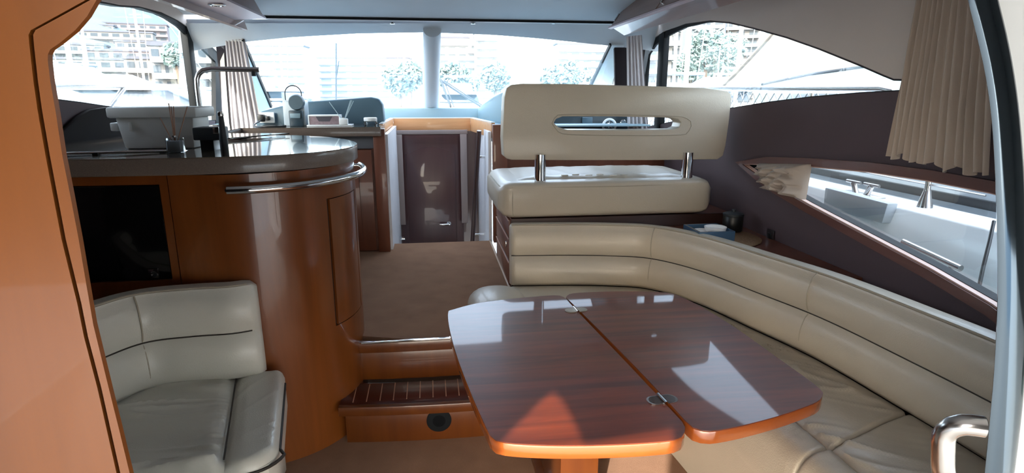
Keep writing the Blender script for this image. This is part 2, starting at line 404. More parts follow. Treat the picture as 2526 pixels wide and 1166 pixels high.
hd = lathe('handle', [(.022, .02), (.022, .0), (.012, -.004), (.01, -.035), (.001, -.036)], (h.x + .03, 5.745, h.z), M_chrome, dr, axis='y')
tube('lever', [(h.x + .03, 5.715, h.z), (h.x - .02, 5.71, h.z - .003), (h.x - .06, 5.715, h.z)], .008, M_chrome, hd)
M_strap = mat('grey door casing', '#8d817f', .6)
for (ua, ub, vb) in ((972, 996, 555), (1133, 1153, 550)):
    xa, xb = P(ua + 4, 440, Y=5.70).x, P(ub, 440, Y=5.70).x
    struct(box('trim_3' if ua < 1000 else 'trim_4', xa, xb, 5.70, 5.72, P(ua, vb, Y=5.7).z, dz1 + .01, M_strap, bevel=.002))
struct(box('trim_5', P(976, 325, Y=5.7).x, P(1153, 325, Y=5.7).x, 5.70, 5.72, dz1 + .012, dz1 + .05, M_strap, bevel=.002))
hr = thing('companionway_handrail', P(1163, 590, Y=5.2), 'dark diagonal handrail on steel brackets at the starboard side of the companionway', 'rail')
ha, hb = P(1182, 322, Y=5.0), P(1163, 640, Y=5.25)
tube('rail_tube', [ha, ha.lerp(hb, .5), hb], .02, mat('dark wood rail', '#3d2926', .3), hr)
for v_ in (382, 573):
    f = (v_ - 322) / 318; q = ha.lerp(hb, f)
    tube('bracket', [q, (.456, q.y, q.z)], .011, M_chrome, hr)
ll = thing('step_light', (-.3, 5.4, P(985, 588, Y=5.4).z), 'small chrome step light low at the port side of the companionway', 'light')
q = P(985, 588, Y=5.4); box('body', -.317, -.265, 5.38, 5.44, q.z - .012, q.z + .012, M_chrome, ll, bevel=.003)
# right post
rpst = thing('helm_side_post', (.52, 4.70, FZ), 'dark wood post at starboard side of the companionway', 'post')
box('post', .485, .60, 4.64, 4.72, FZ, ZC + .0, M_dkwood, rpst)
struct(box('wall_helm_front', .60, WX, 4.68, 4.72, FZ, 1.28, M_dkwood, bevel=0))

# dash bolsters
zb = lambda u, v, Y: P(u, v, Y=Y)
def slab_xz(name, pts, Y, th, m, label, cat, bevel=.03, parent=None, group=None):
    o = prism(name, [P(u, v, Y=Y) for u, v in pts], (0, th, 0), m, parent, bevel=bevel, seg=3)
    return tag(o, label, cat, group) if parent is None else o
slab_xz('padded_bolster', [(628, 312), (640, 276), (690, 262), (760, 250), (850, 244), (915, 239), (935, 243), (944, 258), (948, 300), (948, 312)], 4.97, .16, M_bolst,
        'slate blue padded dash bolster behind the coffee machine', 'bolster', bevel=.02)
slab_xz('dash_panel', [(940, 300), (940, 266), (1185, 266), (1185, 300)], 5.95, .12, M_bolst2, 'low pale blue padded dash panel across the front of the companionway', 'dashboard', bevel=.01)
pr = [P(1176, 268, Y=6.0), P(1190, 256, Y=5.7), P(1215, 238, Y=5.3), P(1243, 224, Y=4.95), (P(1243, 224, Y=4.95).x, 4.95, 1.34), (P(1176, 268, Y=6.0).x, 6.0, 1.34)]
tag(prism('padded_bolster', pr, (.12, .03, 0), M_bolst2, bevel=.015), 'pale blue curved padded bolster running forward beside the driver bench', 'bolster')
# dashboard shelf below windscreen
struct(prism('trim_6', [(-1.8, 4.97, 1.335), (-.4, 4.97, 1.335), (-.4, 5.86, 1.335), (.5, 5.86, 1.335), (.5, 4.73, 1.335), (1.8, 4.73, 1.335), (1.8, 6.6, 1.335), (-1.8, 6.6, 1.335)], (0, 0, .012), M_bolst2))

# helm console
hc = thing('helm_console', (1.2, 5.0, 1.28), 'dark instrument console seen through the slot in the driver backrest', 'console')
prism('body', [P(1330, 345, Y=5.05), P(1330, 286, Y=5.05), P(1550, 284, Y=5.05), P(1562, 300, Y=5.05), P(1562, 345, Y=5.05)], (0, .3, 0), mat('helm grey', '#3c4a52', .5), hc, bevel=.01)
q = P(1538, 303, Y=5.04)
lathe('gauge', [(.028, .02), (.030, 0), (.022, -.01), (.001, -.008)], (q.x, 5.045, q.z), M_steel, hc, axis='y')
q = P(1450, 302, Y=5.04); box('instrument_screen', q.x - .05, q.x + .04, 5.03, 5.05, q.z - .03, q.z + .045, M_bolst, hc)
q = P(1503, 310, Y=4.95)
sw = thing('steering_wheel', (q.x, 4.95, q.z), 'small chrome steering wheel with white ring in front of the console', 'wheel')
tube('rim', [(q.x + .055 * math.cos(t * PI / 16), 4.95, q.z + .055 * math.sin(t * PI / 16)) for t in range(32)], .010, M_white, sw, closed=True)
lathe('hub', [(.022, .09), (.024, 0), (.016, -.02), (.001, -.022)], (q.x, 4.95, q.z), M_chrome, sw, axis='y')
for k in range(3):
    t = PI / 2 + k * 2 * PI / 3
    tube('spoke', [(q.x, 4.95, q.z), (q.x + .053 * math.cos(t), 4.95, q.z + .053 * math.sin(t))], .005, M_chrome, sw)

# ------------------------------------------------------------------ side walls
T = .06
def side_wall(side):
    s = 1 if side == 'starboard' else -1; X = WX if s > 0 else -1.8
    up_r = [(1575, 318), (1590, 112), (1640, 78), (1690, 60), (1750, 52), (1800, 56), (1860, 70), (1940, 92), (2020, 120), (2120, 160), (2180, 186), (2205, 196), (2236, 197), (2234, 224), (2120, 230), (2000, 240), (1900, 252), (1800, 268), (1700, 292)]
    hole = [P(u, v, X=WX) for u, v in up_r]
    if s < 0:
        lf = [(540, 135), (505, 100), (475, 76), (440, 52), (400, 32), (345, 17), (300, 14)]
        h2 = [P(u, v, X=-1.8) for u, v in lf]
        aft = [(3.3, 2.07), (2.9, 1.98), (2.6, 1.86), (2.5, 1.64)]
        low = [P(118, 240, X=-1.8), P(135, 246, X=-1.8), P(200, 254, X=-1.8), P(268, 264, X=-1.8)]
        h2 += [Vector((-1.8, y, z)) for y, z in aft] + low + [Vector((-1.8, 4.4, 1.40)), Vector((-1.8, 5.45, 1.37))]
        hole = h2
    holes = [hole]
    outer = [(X, .82, -.05), (X, 5.9, -.05), (X, 5.9, 2.35), (X, .82, 2.35)]
    if s > 0:
        lo = [(1840, 405), (1900, 404), (2000, 409), (2150, 422), (2300, 444), (2456, 474), (2520, 492), (2520, 800), (2456, 752), (2300, 662), (2150, 583), (2000, 504), (1900, 447)]
        holes.append([P(u, v, X=WX) for u, v in lo])
    w_ = struct(prism('wall_' + side, outer, (T * s, 0, 0), M_dark, holes=holes))
    return w_, holes
wr, holesR = side_wall('starboard'); wl, holesL = side_wall('port')
def offset_loop(lp, d):
    """grow a loop in the YZ plane by d"""
    n = len(lp); out = []
    area = sum(lp[i].y * lp[(i + 1) % n].z - lp[(i + 1) % n].y * lp[i].z for i in range(n)); sg = 1 if area > 0 else -1
    for i in range(n):
        a, b, c = lp[i - 1], lp[i], lp[(i + 1) % n]
        t1 = (b - a).normalized(); t2 = (c - b).normalized()
        n1 = Vector((0, t1.z, -t1.y)) * sg; n2 = Vector((0, t2.z, -t2.y)) * sg
        m_ = (n1 + n2).normalized(); k = d / max(.45, m_.dot(n1)); out.append(b + m_ * k)
    return out
def window(name, lp, s, frame_m, fw, bars=(), fin=.004, fout=.02):
    g = struct(prism(name, [p + Vector((s * .03, 0, 0)) for p in offset_loop(lp, .004)], (s * .006, 0, 0), M_glass))
    return g
def frame_ring(name, lp, s, m, w_in, w_out, x0, x1, parent):
    if s > 0: x0 += WX - 1.8; x1 += WX - 1.8
    a = [Vector((x0 * s, p.y, p.z)) for p in offset_loop(lp, w_out)]
    b = [Vector((x0 * s, p.y, p.z)) for p in offset_loop(lp, -w_in)]
    return prism(name, a, ((x1 - x0) * s, 0, 0), m, parent, holes=[b])
gR = window('window_1', holesR[0], 1, None, 0)
gL = window('window_2', holesL[0], -1, None, 0)
gR2 = window('window_3', holesR[1], 1, None, 0)
frame_ring('window_frame', holesR[0], 1, M_frame, .005, .0, 1.80, 1.86, gR)
frame_ring('window_frame', holesL[0], -1, M_frame, .006, .0, 1.80, 1.86, gL)
frame_ring('window_frame', holesR[1], 1, M_frame, .008, .0, 1.812, 1.86, gR2)
frame_ring('wood_trim', holesR[1], 1, M_redtrim, .0, .04, 1.775, 1.80, gR2)
frame_ring('trim_edge', holesR[1], 1, M_trimp, .006, .0, 1.785, 1.811, gR2)
def mull(u, v0, v1, X, wid, parent, th=.05):
    a, b = P(u, v0, X=X), P(u, v1, X=X); s = 1 if X > 0 else -1
    return box('mullion', min(X, X + s * th), max(X, X + s * th), a.y - wid / 2, a.y + wid / 2, min(a.z, b.z), max(a.z, b.z), M_frame, parent, bevel=.004)
mull(1632, 80, 320, WX - .01, .115, gR)
arc = [P(u, v, X=WX - .004) for u, v in ((1578, 150), (1590, 116), (1612, 96), (1640, 80), (1690, 61), (1750, 53))]
arc2 = [P(u, v, X=WX - .004) for u, v in ((1750, 54), (1690, 68), (1640, 92), (1615, 112), (1600, 134), (1590, 190), (1580, 318), (1572, 318))]
prism('arch_frame', arc + arc2, (.02, 0, 0), M_frame, gR, tri=True)
mull(466, 66, 330, -1.79, .10, gL)
arc = [P(u, v, X=-1.796) for u, v in ((345, 17), (400, 31), (440, 51), (475, 75), (505, 99), (541, 134))]
arc2 = [P(u, v, X=-1.796) for u, v in ((548, 330), (533, 330), (532, 152), (500, 120), (472, 96), (440, 66), (398, 38), (345, 18))]
prism('arch_frame', arc + arc2, (-.02, 0, 0), M_frame, gL, tri=True)
# light inner edge beside the mullion
# headliner panels over the side walls
def headliner(s, lp, low_pts):
    pass
rt = [(1520, 128), (1575, 112), (1590, 108), (1640, 76), (1690, 58), (1750, 50), (1800, 54), (1860, 68), (1940, 90), (2020, 118), (2120, 158), (2180, 184), (2205, 194), (2238, 195), (2236, 226), (2300, 224)]
hx = WX - .012
hp = [P(u, v, X=hx) for u, v in rt]
hp = [Vector((hx, 5.9, hp[0].z))] + hp + [Vector((hx, .84, 1.62)), Vector((hx, .84, 2.34)), Vector((hx, 5.9, 2.34))]
o = prism('headliner_panel', hp, (.0115, 0, 0), M_head, wr)
lf = [(543, 134), (505, 98), (475, 74), (440, 50), (400, 30), (345, 15), (300, 12)]
hp = [P(u, v, X=-1.788) for u, v in lf] + [Vector((-1.788, y, z + .01)) for y, z in ((3.3, 2.07), (2.9, 1.98), (2.58, 1.88), (2.45, 1.64))] + [Vector((-1.788, .84, 1.62)), Vector((-1.788, .84, 2.34)), Vector((-1.788, 5.6, 2.34)), Vector((-1.788, 5.6, 1.85))]
prism('headliner_panel', hp, (-.0115, 0, 0), M_head, wl)
# grey hull side locker under the port window
o = prism('padded_panel', [P(u, v, X=-1.768) for u, v in ((120, 420), (122, 350), (160, 320), (200, 284), (225, 270), (265, 264), (300, 266), (420, 300), (440, 420))], (-.03, 0, 0), mat('grey brown padding', '#221f1f', .8, spec=.1), wl, bevel=.01)
# wall socket
q = P(1903, 583, X=WX)
so_ = thing('wall_socket', (WX - .01, q.y, q.z - .04), 'small dark socket plate on the aubergine wall above the sofa back', 'socket')
box('plate', WX - .012, WX - .001, q.y - .035, q.y + .035, q.z - .04, q.z + .04, mat('dark plate', '#2f292c', .3), so_, bevel=.003)
box('outlet', WX - .017, WX - .011, q.y - .018, q.y + .018, q.z - .02, q.z + .02, M_blk, so_, bevel=.002)

# ------------------------------------------------------------------ ceiling, header, overhead cabinets
struct(box('ceiling', -1.86, 1.99, .8, 4.2, 2.35, 2.39, M_ceil, bevel=0))
YB = 4.92; zB = P(1060, 50, Y=YB).z
prism('ceiling_front', [(-1.86, 4.2, 2.35), (1.99, 4.2, 2.35), (1.99, YB, zB + .012), (-1.86, YB, zB + .012)], (0, 0, .03), M_ceil)['kind'] = 'structure'
struct(box('trim_7', -1.5, 1.6, YB - .012, YB + .004, zB - .004, zB + .012, M_frame, bevel=0))
# windscreen geometry: bowed header edge
def ws_top(u):
    pts = [(440, 132), (600, 104), (720, 92), (880, 83), (1040, 80), (1200, 85), (1330, 95), (1515, 114), (1650, 130)]
    for (a, b), (c, d) in zip(pts, pts[1:]):
        if u <= c: return b + (d - b) * (u - a) / (c - a)
    return pts[-1][1]
us = list(range(440, 1660, 55)); YH = 5.1
low = [P(u, ws_top(u), Y=YH) for u in us]; hi_ = [P(u, 57 + 0 * u, Y=YB + .02) for u in us]
V = low + hi_; n = len(us)
Fh = [(i, i + 1, n + i + 1, n + i) for i in range(n - 1)]
V2 = [p + Vector((0, .02, .03)) for p in V]
o = obj('ceiling_header', V + V2, Fh + [tuple(j + 2 * n for j in f) for f in Fh] + [(i, i + 1, 2 * n + i + 1, 2 * n + i) for i in range(n - 1)], M_ceil, smooth=True)
struct(o)
struct(prism('trim_8', [(-1.6, YB + .004, zB - .004), (1.6, YB + .004, zB - .004), (1.6, YB + .03, zB - .008), (-1.6, YB + .03, zB - .008)], (0, 0, .008), M_white))
for k, u in enumerate((968, 1167, 1365)):
    q = P(u, 59, Y=YB + .03)
    l_ = lathe('downlight', [(.018, .01), (.022, 0), (.014, -.003), (.001, -.003)], q, M_chrome)
    tag(l_, ('tiny chrome downlight in the windscreen header, ' + ('left of the centre pillar', 'just right of the centre pillar', 'above the driver seat backrest')[k]), 'light', 'windscreen header downlights')
# glass of windscreen: raked, two panes
bot = [P(u, 262, Y=6.35) for u in us]
topw = [p + Vector((0, .02, .0)) for p in low]
def pane(i0, i1, name):
    vs = topw[i0:i1] + bot[i0:i1]; m_ = i1 - i0
    fs = [(i, i + 1, m_ + i + 1, m_ + i) for i in range(m_ - 1)]
    return struct(obj(name, vs, fs, M_glass, smooth=True))
mid = min(range(n), key=lambda i: abs(us[i] - 1065))
pane(0, mid + 1, 'window_4'); pane(mid, n, 'window_5')
# centre pillar
ct, cb = P(1066, 72, Y=5.02), P(1063, 275, Y=6.2)
ce = struct(tube('trim_9', [ct, ct.lerp(cb, .3), ct.lerp(cb, .7), cb], lambda t: .073 + .008 * t, M_ceil, seg=24))
# side pillars
def pillar(pts, name, m=M_white):
    q = [P(u, v, Y=y) for u, v, y in pts]
    return struct(prism(name, q, (0, .05, 0), m, bevel=.003))
def quadslab(name, q, th, m):
    return struct(obj(name, *prismg(q, th), m))
quadslab('trim_10', [P(560, 100, Y=5.06), P(598, 100, Y=5.06), P(668, 266, Y=6.3), P(615, 290, Y=6.3)], (0, .04, .02), M_white)
quadslab('trim_11', [P(596, 100, Y=5.05), P(600, 100, Y=5.05), P(671, 266, Y=6.28), P(666, 266, Y=6.28)], (0, .03, .02), M_frame)
quadslab('trim_12', [P(1507, 112, Y=5.06), P(1540, 112, Y=5.06), P(1500, 235, Y=6.3), P(1448, 235, Y=6.3)], (0, .04, .02), M_white)
quadslab('trim_13', [P(1505, 112, Y=5.05), P(1509, 112, Y=5.05), P(1450, 235, Y=6.28), P(1444, 235, Y=6.28)], (0, .03, .02), M_frame)
# corner closing panels between windscreen and side windows
struct(prism('trim_14', [P(532, 105, Y=5.2), P(568, 60, Y=5.2), P(588, 340, Y=5.2), P(556, 340, Y=5.2)], (0, .03, 0), mat('dark closing panel', '#2b2528', .7, spec=.2)))
struct(prism('trim_17', [P(543, 150, Y=5.19), P(552, 130, Y=5.19), P(566, 318, Y=5.19), P(550, 318, Y=5.19)], (0, .02, 0), mat('cream pillar edge', '#d8d2c4', .5)))
struct(prism('trim_15', [P(1515, 70, Y=5.1), P(1600, 70, Y=5.1), P(1560, 330, Y=5.1), P(1520, 330, Y=5.1)], (0, .03, 0), mat('dark closing panel', '#2b2528', .7, spec=.2)))

# overhead cabinets
oc = thing('overhead_cabinet', (1.6, 3.0, 2.04), 'overhead wooden locker along the starboard side above the cream wall panel', 'cabinet')
def yprism(name, sec, y0, y1, m, parent, **k): return prism(name, [(x, y0, z) for x, z in sec], (0, y1 - y0, 0), m, parent, **k)
yprism('body', [(1.445, 2.105), (1.55, 2.045), (1.585, 2.055), (1.70, 2.22), (1.80, 2.345), (1.62, 2.345)], .9, 4.75, M_overw, oc)
yprism('light_rail', [(1.425, 2.100), (1.45, 2.092), (1.452, 2.104), (1.428, 2.112)], .9, 4.78, M_soff, oc)
for k in range(4):
    y0 = .95 + k * .95
    dn = yprism('door', [(1.437, 2.118), (1.445, 2.112), (1.607, 2.335), (1.598, 2.34)], y0, y0 + .93, M_overw, oc)
    tube('hinge', [(1.452, y0 + .9, 2.15), (1.487, y0 + .9, 2.20)], .006, M_steel, dn)
oc = thing('overhead_cabinet', (-1.3, 3.0, 2.06), 'overhead locker along the port side with a mauve underside and downlight', 'cabinet')
yprism('body', [(-1.15, 2.135), (-1.36, 2.125), (-1.36, 2.345), (-1.25, 2.345)], .9, 4.62, M_overw, oc)
yprism('soffit', [(-1.13, 2.115), (-1.35, 2.105), (-1.35, 2.122), (-1.14, 2.132)], .9, 4.64, M_soff, oc)
yprism('lower_rail', [(-1.352, 2.125), (-1.335, 2.06), (-1.36, 2.055), (-1.44, 2.19), (-1.62, 2.345), (-1.362, 2.345)], .9, 4.88, M_overw, oc)
q = P(535, 13, Z=2.104)
dl = thing('downlight', q, 'oval chrome downlight under the port overhead locker', 'light')
lathe('bezel', [(.045, .01), (.05, 0), (.036, -.004), (.034, .002), (.001, .002)], q, M_chrome, dl)
lathe('lens', [(.03, .002), (.028, -.001), (.001, -.003)], q, M_white, dl)

# ------------------------------------------------------------------ curtains
def curtain(name, top, bottom, label, m, folds, amp, nrm, group=None, hem=.0, parent=None, seed=1, sub=14, nz=16):
    """top, bottom: two 3D end points each"""
    rnd = random.Random(seed); ph = [rnd.uniform(.75, 1.25) for _ in range(folds + 2)]
    nu = folds * 10; rows = []; nrm = Vector(nrm)
    cum = [0]
    for i in range(nu): cum.append(cum[-1] + ph[int(i / 10)])
    V, Fc = [], []
    for side in (0, 1):
        for j in range(nz + 1):
            fz = j / nz
            for i in range(nu + 1):
                s = i / nu; q = cum[i] / cum[-1]
                a = Vector(top[0]).lerp(Vector(top[1]), q); b = Vector(bottom[0]).lerp(Vector(bottom[1]), q)
                p = a.lerp(b, fz)
                k = .7 + .5 * noise.noise(Vector((q * 7, fz * 2, seed)))
                w1 = math.sin(2 * PI * folds * s + 1.2 * noise.noise(Vector((q * 4, fz * 1.5, seed + 3))))
                w1 = math.copysign(abs(w1) ** .8, w1)
                p = p + nrm * (amp * k * w1 * (.55 + .45 * fz)) + nrm * (.0025 * side)
                p.z += hem * noise.noise(Vector((q * 9, 0, seed))) * fz
                V.append(p)
    W = nu + 1; B = W * (nz + 1)
    for j in range(nz):
        for i in range(nu):
            a = j * W + i; Fc.append((a, a + 1, a + W + 1, a + W)); Fc.append((B + a, B + a + W, B + a + W + 1, B + a + 1))
    for i in range(nu):
        a = nz * W + i; Fc.append((a, a + 1, B + a + 1, B + a)); Fc.append((i, B + i, B + i + 1, i + 1))
    for j in range(nz):
        for e in (0, nu):
            a = j * W + e; Fc.append((a, a + W, B + a + W, B + a))
    o = obj(name, V, Fc, m, parent, smooth=True, auto=80)
    return tag(o, label, 'curtain', group)
curtain('curtain', [P(2262, 0, X=1.80) + Vector((0, 0, .22)), P(2425, 0, X=1.80) + Vector((0, 0, .22))],
        [P(2190, 385, X=1.77), P(2440, 432, X=1.77)], 'pleated beige curtain hanging in front of the aft starboard wall', M_curt, 12, .022, (1, 0, 0), hem=.03, seed=4)
curtain('curtain', [P(553, 70, Y=5.08), P(600, 76, Y=5.08)], [P(572, 316, Y=5.0), P(645, 308, Y=5.0)], 'grey beige curtain gathered between the port windows and windscreen', M_curt2, 6, .02, (.2, -1, 0), seed=7)
curtain('curtain', [P(1545, 90, Y=4.92), P(1583, 86, Y=4.92)], [P(1548, 330, Y=4.9), P(1600, 330, Y=4.9)], 'narrow gathered curtain between windscreen and starboard windows', M_curt2, 5, .02, (-.2, -1, 0), seed=9)
# bunched curtain in the lower window
def bunch():
    V, Fc = [], []; nu, nv = 60, 34
    c = [P(u, v, X=WX - .05) for u, v in ((1872, 403), (1990, 405), (1975, 492), (1900, 466))]
    for j in range(nv + 1):
        for i in range(nu + 1):
            s, t = i / nu, j / nv
            p = c[0].lerp(c[1], s).lerp(c[3].lerp(c[2], s), t)
            e = min(s, 1 - s, t, 1 - t); bulge = .05 * min(1, e * 6) ** .5
            f = (1 - abs(noise.noise(Vector((s * 3 + t * 2, t * 5 - s * 4, 3)))) * 3) * .05 + .03 * math.sin(20 * (s * .6 + t) + 4 * noise.noise(Vector((s * 2.0, t * 2.0, 9))))
            p.x -= bulge * .5 + (f * .6 + .03) * min(1, e * 8)
            p.y += .02 * min(1, e * 6) * noise.noise(Vector((s * 6, t * 6, 21))); p.z += .015 * min(1, e * 6) * noise.noise(Vector((s * 7, t * 7, 31)))
            V.append(p)
    W = nu + 1; nV = len(V); V += [Vector((WX - .02, v.y, v.z)) for v in V]
    for j in range(nv):
        for i in range(nu):
            a = j * W + i; Fc.append((a, a + 1, a + W + 1, a + W)); Fc.append((nV + a, nV + a + W, nV + a + W + 1, nV + a + 1))
    bd = [i for i in range(W)] + [j * W + nu for j in range(1, nv + 1)] + [nv * W + i for i in range(nu - 1, -1, -1)] + [j * W for j in range(nv - 1, 0, -1)]
    for a, b in zip(bd, bd[1:] + bd[:1]): Fc.append((a, b, nV + b, nV + a))
    return tag(obj('bunched_curtain', V, Fc, M_curt, smooth=True, auto=70), 'crumpled beige curtain stuffed in the forward corner of the low side window', 'curtain')
bunch()

# ------------------------------------------------------------------ sofas
def wrinkle(p, k=1.0, ang=.3):
    x = p.x * math.cos(ang) + p.y * math.sin(ang); y = -p.x * math.sin(ang) + p.y * math.cos(ang)
    y += .05 * noise.noise(Vector((x * 3, y * 2, 7.7)))
    m_ = max(0, .5 + 1.2 * noise.noise(Vector((x * 2.2, y * 3.0, 12.1))))
    r = 1 - abs(noise.noise(Vector((x * 3.0, y * 17, 2.2)))) * 2.6
    return k * (.004 * noise.noise(Vector((x * 4, y * 7, 4.2))) + m_ * .009 * max(0, r) ** 2)
def back_cushion(name, path, i0, i1, z0, z1, th, m, parent, seamz=None, e0=True, e1=True, inward=1, flare=.03):
    """two horizontal rolls, path = front face at bottom; inward=+1 when the normal faces the seats"""
    nn = normals2(path); H = z1 - z0; rows = []
    sec = []
    zs = z0 + H * .5
    def roll(za, zb, dep, k):
        return [(dep + (.034 * math.sin(PI * t / k) ** .55) if 0 < t < k else dep, za + (zb - za) * t / k) for t in range(k + 1)]
    sec += roll(z0, zs, .0, 9) + roll(zs, z1 - .015, -.006, 9)[1:]
    sec += [(-.008, z1 - .004), (-.025, z1), (-.07, z1 + .002), (-th + .01, z1 - .004), (-th, z1 - .02), (-th, z0)]
    L = [0]
    for i in range(i0, i1): L.append(L[-1] + (path[i + 1] - path[i]).length)
    tot = L[-1]; R = .035
    for j, i in enumerate(range(i0, i1 + 1)):
        d = min(L[j] if e0 else 9, tot - L[j] if e1 else 9)
        f = 1.0 if d >= R else math.sqrt(max(0, 1 - (1 - d / R) ** 2))
        row = []
        for (o_, z) in sec:
            zz = z0 + (z - z0) * (1 - .05 * (1 - f)) ; oo = -th / 2 + (o_ + th / 2) * (.25 + .75 * f)
            lean = -flare * (zz - z0) / H
            q = path[i] + nn[i] * inward * (oo + lean)
            row.append(Vector((q.x, q.y, zz)))
        rows.append(row)
    # squeeze in extra end rows
    return obj(name, *gridg(rows), m, parent, smooth=True, auto=50)
def seat_cushion(name, outer, inner, i0, i1, z, m, parent, crease=.72, z0=.30, th=.15, roll=True, ang=.3, wr=1.0, R=.018, e0=True, e1=True):
    prof = [0, .015, .03] + [.05 + k * .65 / 40 for k in range(41)] + [crease - .008, crease, crease + .02, crease + .06, crease + .12, .88, .93, .965, .985]
    rows = []; tot = [0]
    for i in range(i0, i1): tot.append(tot[-1] + ((outer[i + 1] - outer[i]).length + (inner[i + 1] - inner[i]).length) / 2)
    for j, i in enumerate(range(i0, i1 + 1)):
        d = min(tot[j] if e0 else 9, tot[-1] - tot[j] if e1 else 9)
        f = 0 if d >= R else (1 - math.sqrt(max(0, 1 - (1 - d / R) ** 2)))
        row = []
        for s in prof:
            p = outer[i].lerp(inner[i], s)
            zz = z + .012 * math.sin(PI * min(1, s / crease)) ** .7 if s < crease else z + .02 * math.sin(PI * (s - crease) / (1.02 - crease)) ** .5 if s > crease else z - .006
            if s > .9: zz -= .035 * ((s - .9) / .085) ** 2
            if .03 < s < .7: zz += wrinkle(p, wr, ang) * min(1, (s) * 8)
            elif s >= crease + .02: zz += wrinkle(p, .25 * wr, ang)
            row.append(Vector((p.x, p.y, zz - R * f)))
        for (s, dz) in ((1.0, .07), (1.015, .10), (1.01, .14), (.985, th), (.0, th)):
            p = outer[i].lerp(inner[i], s); row.append(Vector((p.x, p.y, z - dz)))
        rows.append(row)
    return obj(name, *gridg(rows), m, parent, smooth=True, auto=50)
def rev(pp): return pp[::-1]
NP = 320
bR = catmull([(.44, 3.31, 0), (.75, 3.28, 0), (1.02, 3.23, 0), (1.24, 3.14, 0), (1.41, 2.88, 0), (1.525, 2.50, 0), (1.62, 2.15, 0), (1.665, 1.75, 0), (1.69, 1.4, 0), (1.70, .86, 0)], NP)
iR = catmull([(.47, 2.76, 0), (.62, 2.76, 0), (.78, 2.73, 0), (.92, 2.64, 0), (.99, 2.48, 0), (1.02, 2.28, 0), (1.04, 2.05, 0), (1.06, 1.75, 0), (1.08, 1.4, 0), (1.1, .86, 0)], NP)
sR = thing('corner_sofa', (1.2, 2.0, 0), 'long cream leather L-shaped sofa wrapping the table on the starboard side', 'sofa')
# normals of bR: path goes right then towards camera; inside (seat side) is towards -Y / -X
nnR = normals2(bR); inw = 1 if nnR[5].y < 0 else -1
def idx(path, x, y): return min(range(len(path)), key=lambda i: (path[i] - Vector((x, y, 0))).length)
j1 = idx(bR, 1.24, 3.14); j2 = idx(bR, 1.60, 2.22)
segs = [(0, j1, True, False), (j1, j2, False, False), (j2, NP, False, True)]
for a, b, e0, e1 in segs:
    back_cushion('backrest', bR, a, b, .485, .845, .11, M_leR, sR, e0=e0, e1=e1, inward=inw)
tube('crease_piping', [Vector((p.x, p.y, .665)) + n * inw * -.015 for p, n in list(zip(bR[1:-1], nnR[1:-1]))[::4]], .0035, M_seam, sR, seg=6)
for j in (j1, j2):   # vertical stitched seams
    nn = nnR[j] * inw; pts = []
    for k in range(21):
        z = .49 + .355 * k / 20; f = (k % 10.0) / 10 if k < 20 else 0
        dep = .036 * max(0, math.sin(PI * ((k / 10) % 1))) ** .6 - .03 * (z - .485) / .36 - .003
        q = bR[j] + nn * dep; pts.append(Vector((q.x, q.y, z)))
    tube('seam', pts, .003, M_stitch, sR, seg=6)
tube('top_piping', [Vector((p.x, p.y, .846)) + n * inw * -.045 for p, n in list(zip(bR[1:-1], nnR[1:-1]))[::4]], .004, M_stitch, sR, seg=6)
k1 = idx(bR, 1.668, 1.70); k0 = idx(bR, 1.30, 3.08)
seat_cushion('seat', bR, iR, 0, k0, .48, M_leR, sR, wr=.5, ang=1.2)
seat_cushion('seat', bR, iR, k0, k1, .48, M_leR, sR, wr=2.2, ang=-.5)
seat_cushion('seat', bR, iR, k1, NP, .482, M_leR, sR, wr=2.2, ang=-.5)
rows = []
for i in range(0, NP + 1, 4):
    o_, n_ = bR[i], bR[i].lerp(iR[i], .955)
    rows.append([Vector((n_.x, n_.y, 0)), Vector((n_.x, n_.y, .34)), Vector((o_.x, o_.y, .34)), Vector((o_.x, o_.y, 0))])
obj('base', *gridg(rows), M_leR, sR, smooth=True, auto=40)
# rounded end bolster
V, Fc = [], []
c = Vector((.335, 3.0, .47)); nu, nv = 28, 18
for j in range(nv + 1):
    th_ = PI * j / nv
    for i in range(nu):
        ph = 2 * PI * i / nu
        x = math.copysign(abs(math.cos(ph)) ** .8, math.cos(ph)) * math.sin(th_) ** .8; y = math.copysign(abs(math.sin(ph)) ** .8, math.sin(ph)) * math.sin(th_) ** .8
        V.append(c + Vector((x * .165, y * .25, math.cos(th_) * .085)))
for j in range(nv):
    for i in range(nu): Fc.append((j * nu + i, j * nu + (i + 1) % nu, (j + 1) * nu + (i + 1) % nu, (j + 1) * nu + i))
obj('end_bolster', V, Fc, M_leR, sR, smooth=True, auto=80)

# left sofa
bL = catmull([(-.695, 2.335, 0), (-.80, 2.295, 0), (-.95, 2.285, 0), (-1.10, 2.25, 0), (-1.19, 2.12, 0), (-1.30, 1.9, 0), (-1.42, 1.6, 0), (-1.45, 1.2, 0)], 80)
iL = catmull([(-.58, 2.24, 0), (-.60, 2.0, 0), (-.61, 1.8, 0), (-.70, 1.68, 0), (-.8, 1.6, 0), (-.9, 1.45, 0), (-.95, 1.3, 0), (-.95, 1.2, 0)], 80)
sL = thing('curved_sofa', (-1.0, 2.0, 0), 'pale cream leather corner sofa in front of the television cabinet', 'sofa')
nnL = normals2(bL); inwL = 1 if nnL[5].y < 0 else -1
j1 = idx(bL, -1.10, 2.25)
for a, b, e0, e1 in ((0, j1, True, False), (j1, 80, False, True)):
    back_cushion('backrest', bL, a, b, .485, .86, .07, M_leL, sL, e0=e0, e1=e1, inward=inwL, flare=.03)
tube('crease_piping', [Vector((p.x, p.y, .6725)) + n * inwL * -.015 for p, n in zip(bL[2:-1], nnL[2:-1])], .004, M_seam, sL, seg=6)
nn = nnL[j1] * inwL; pts = []
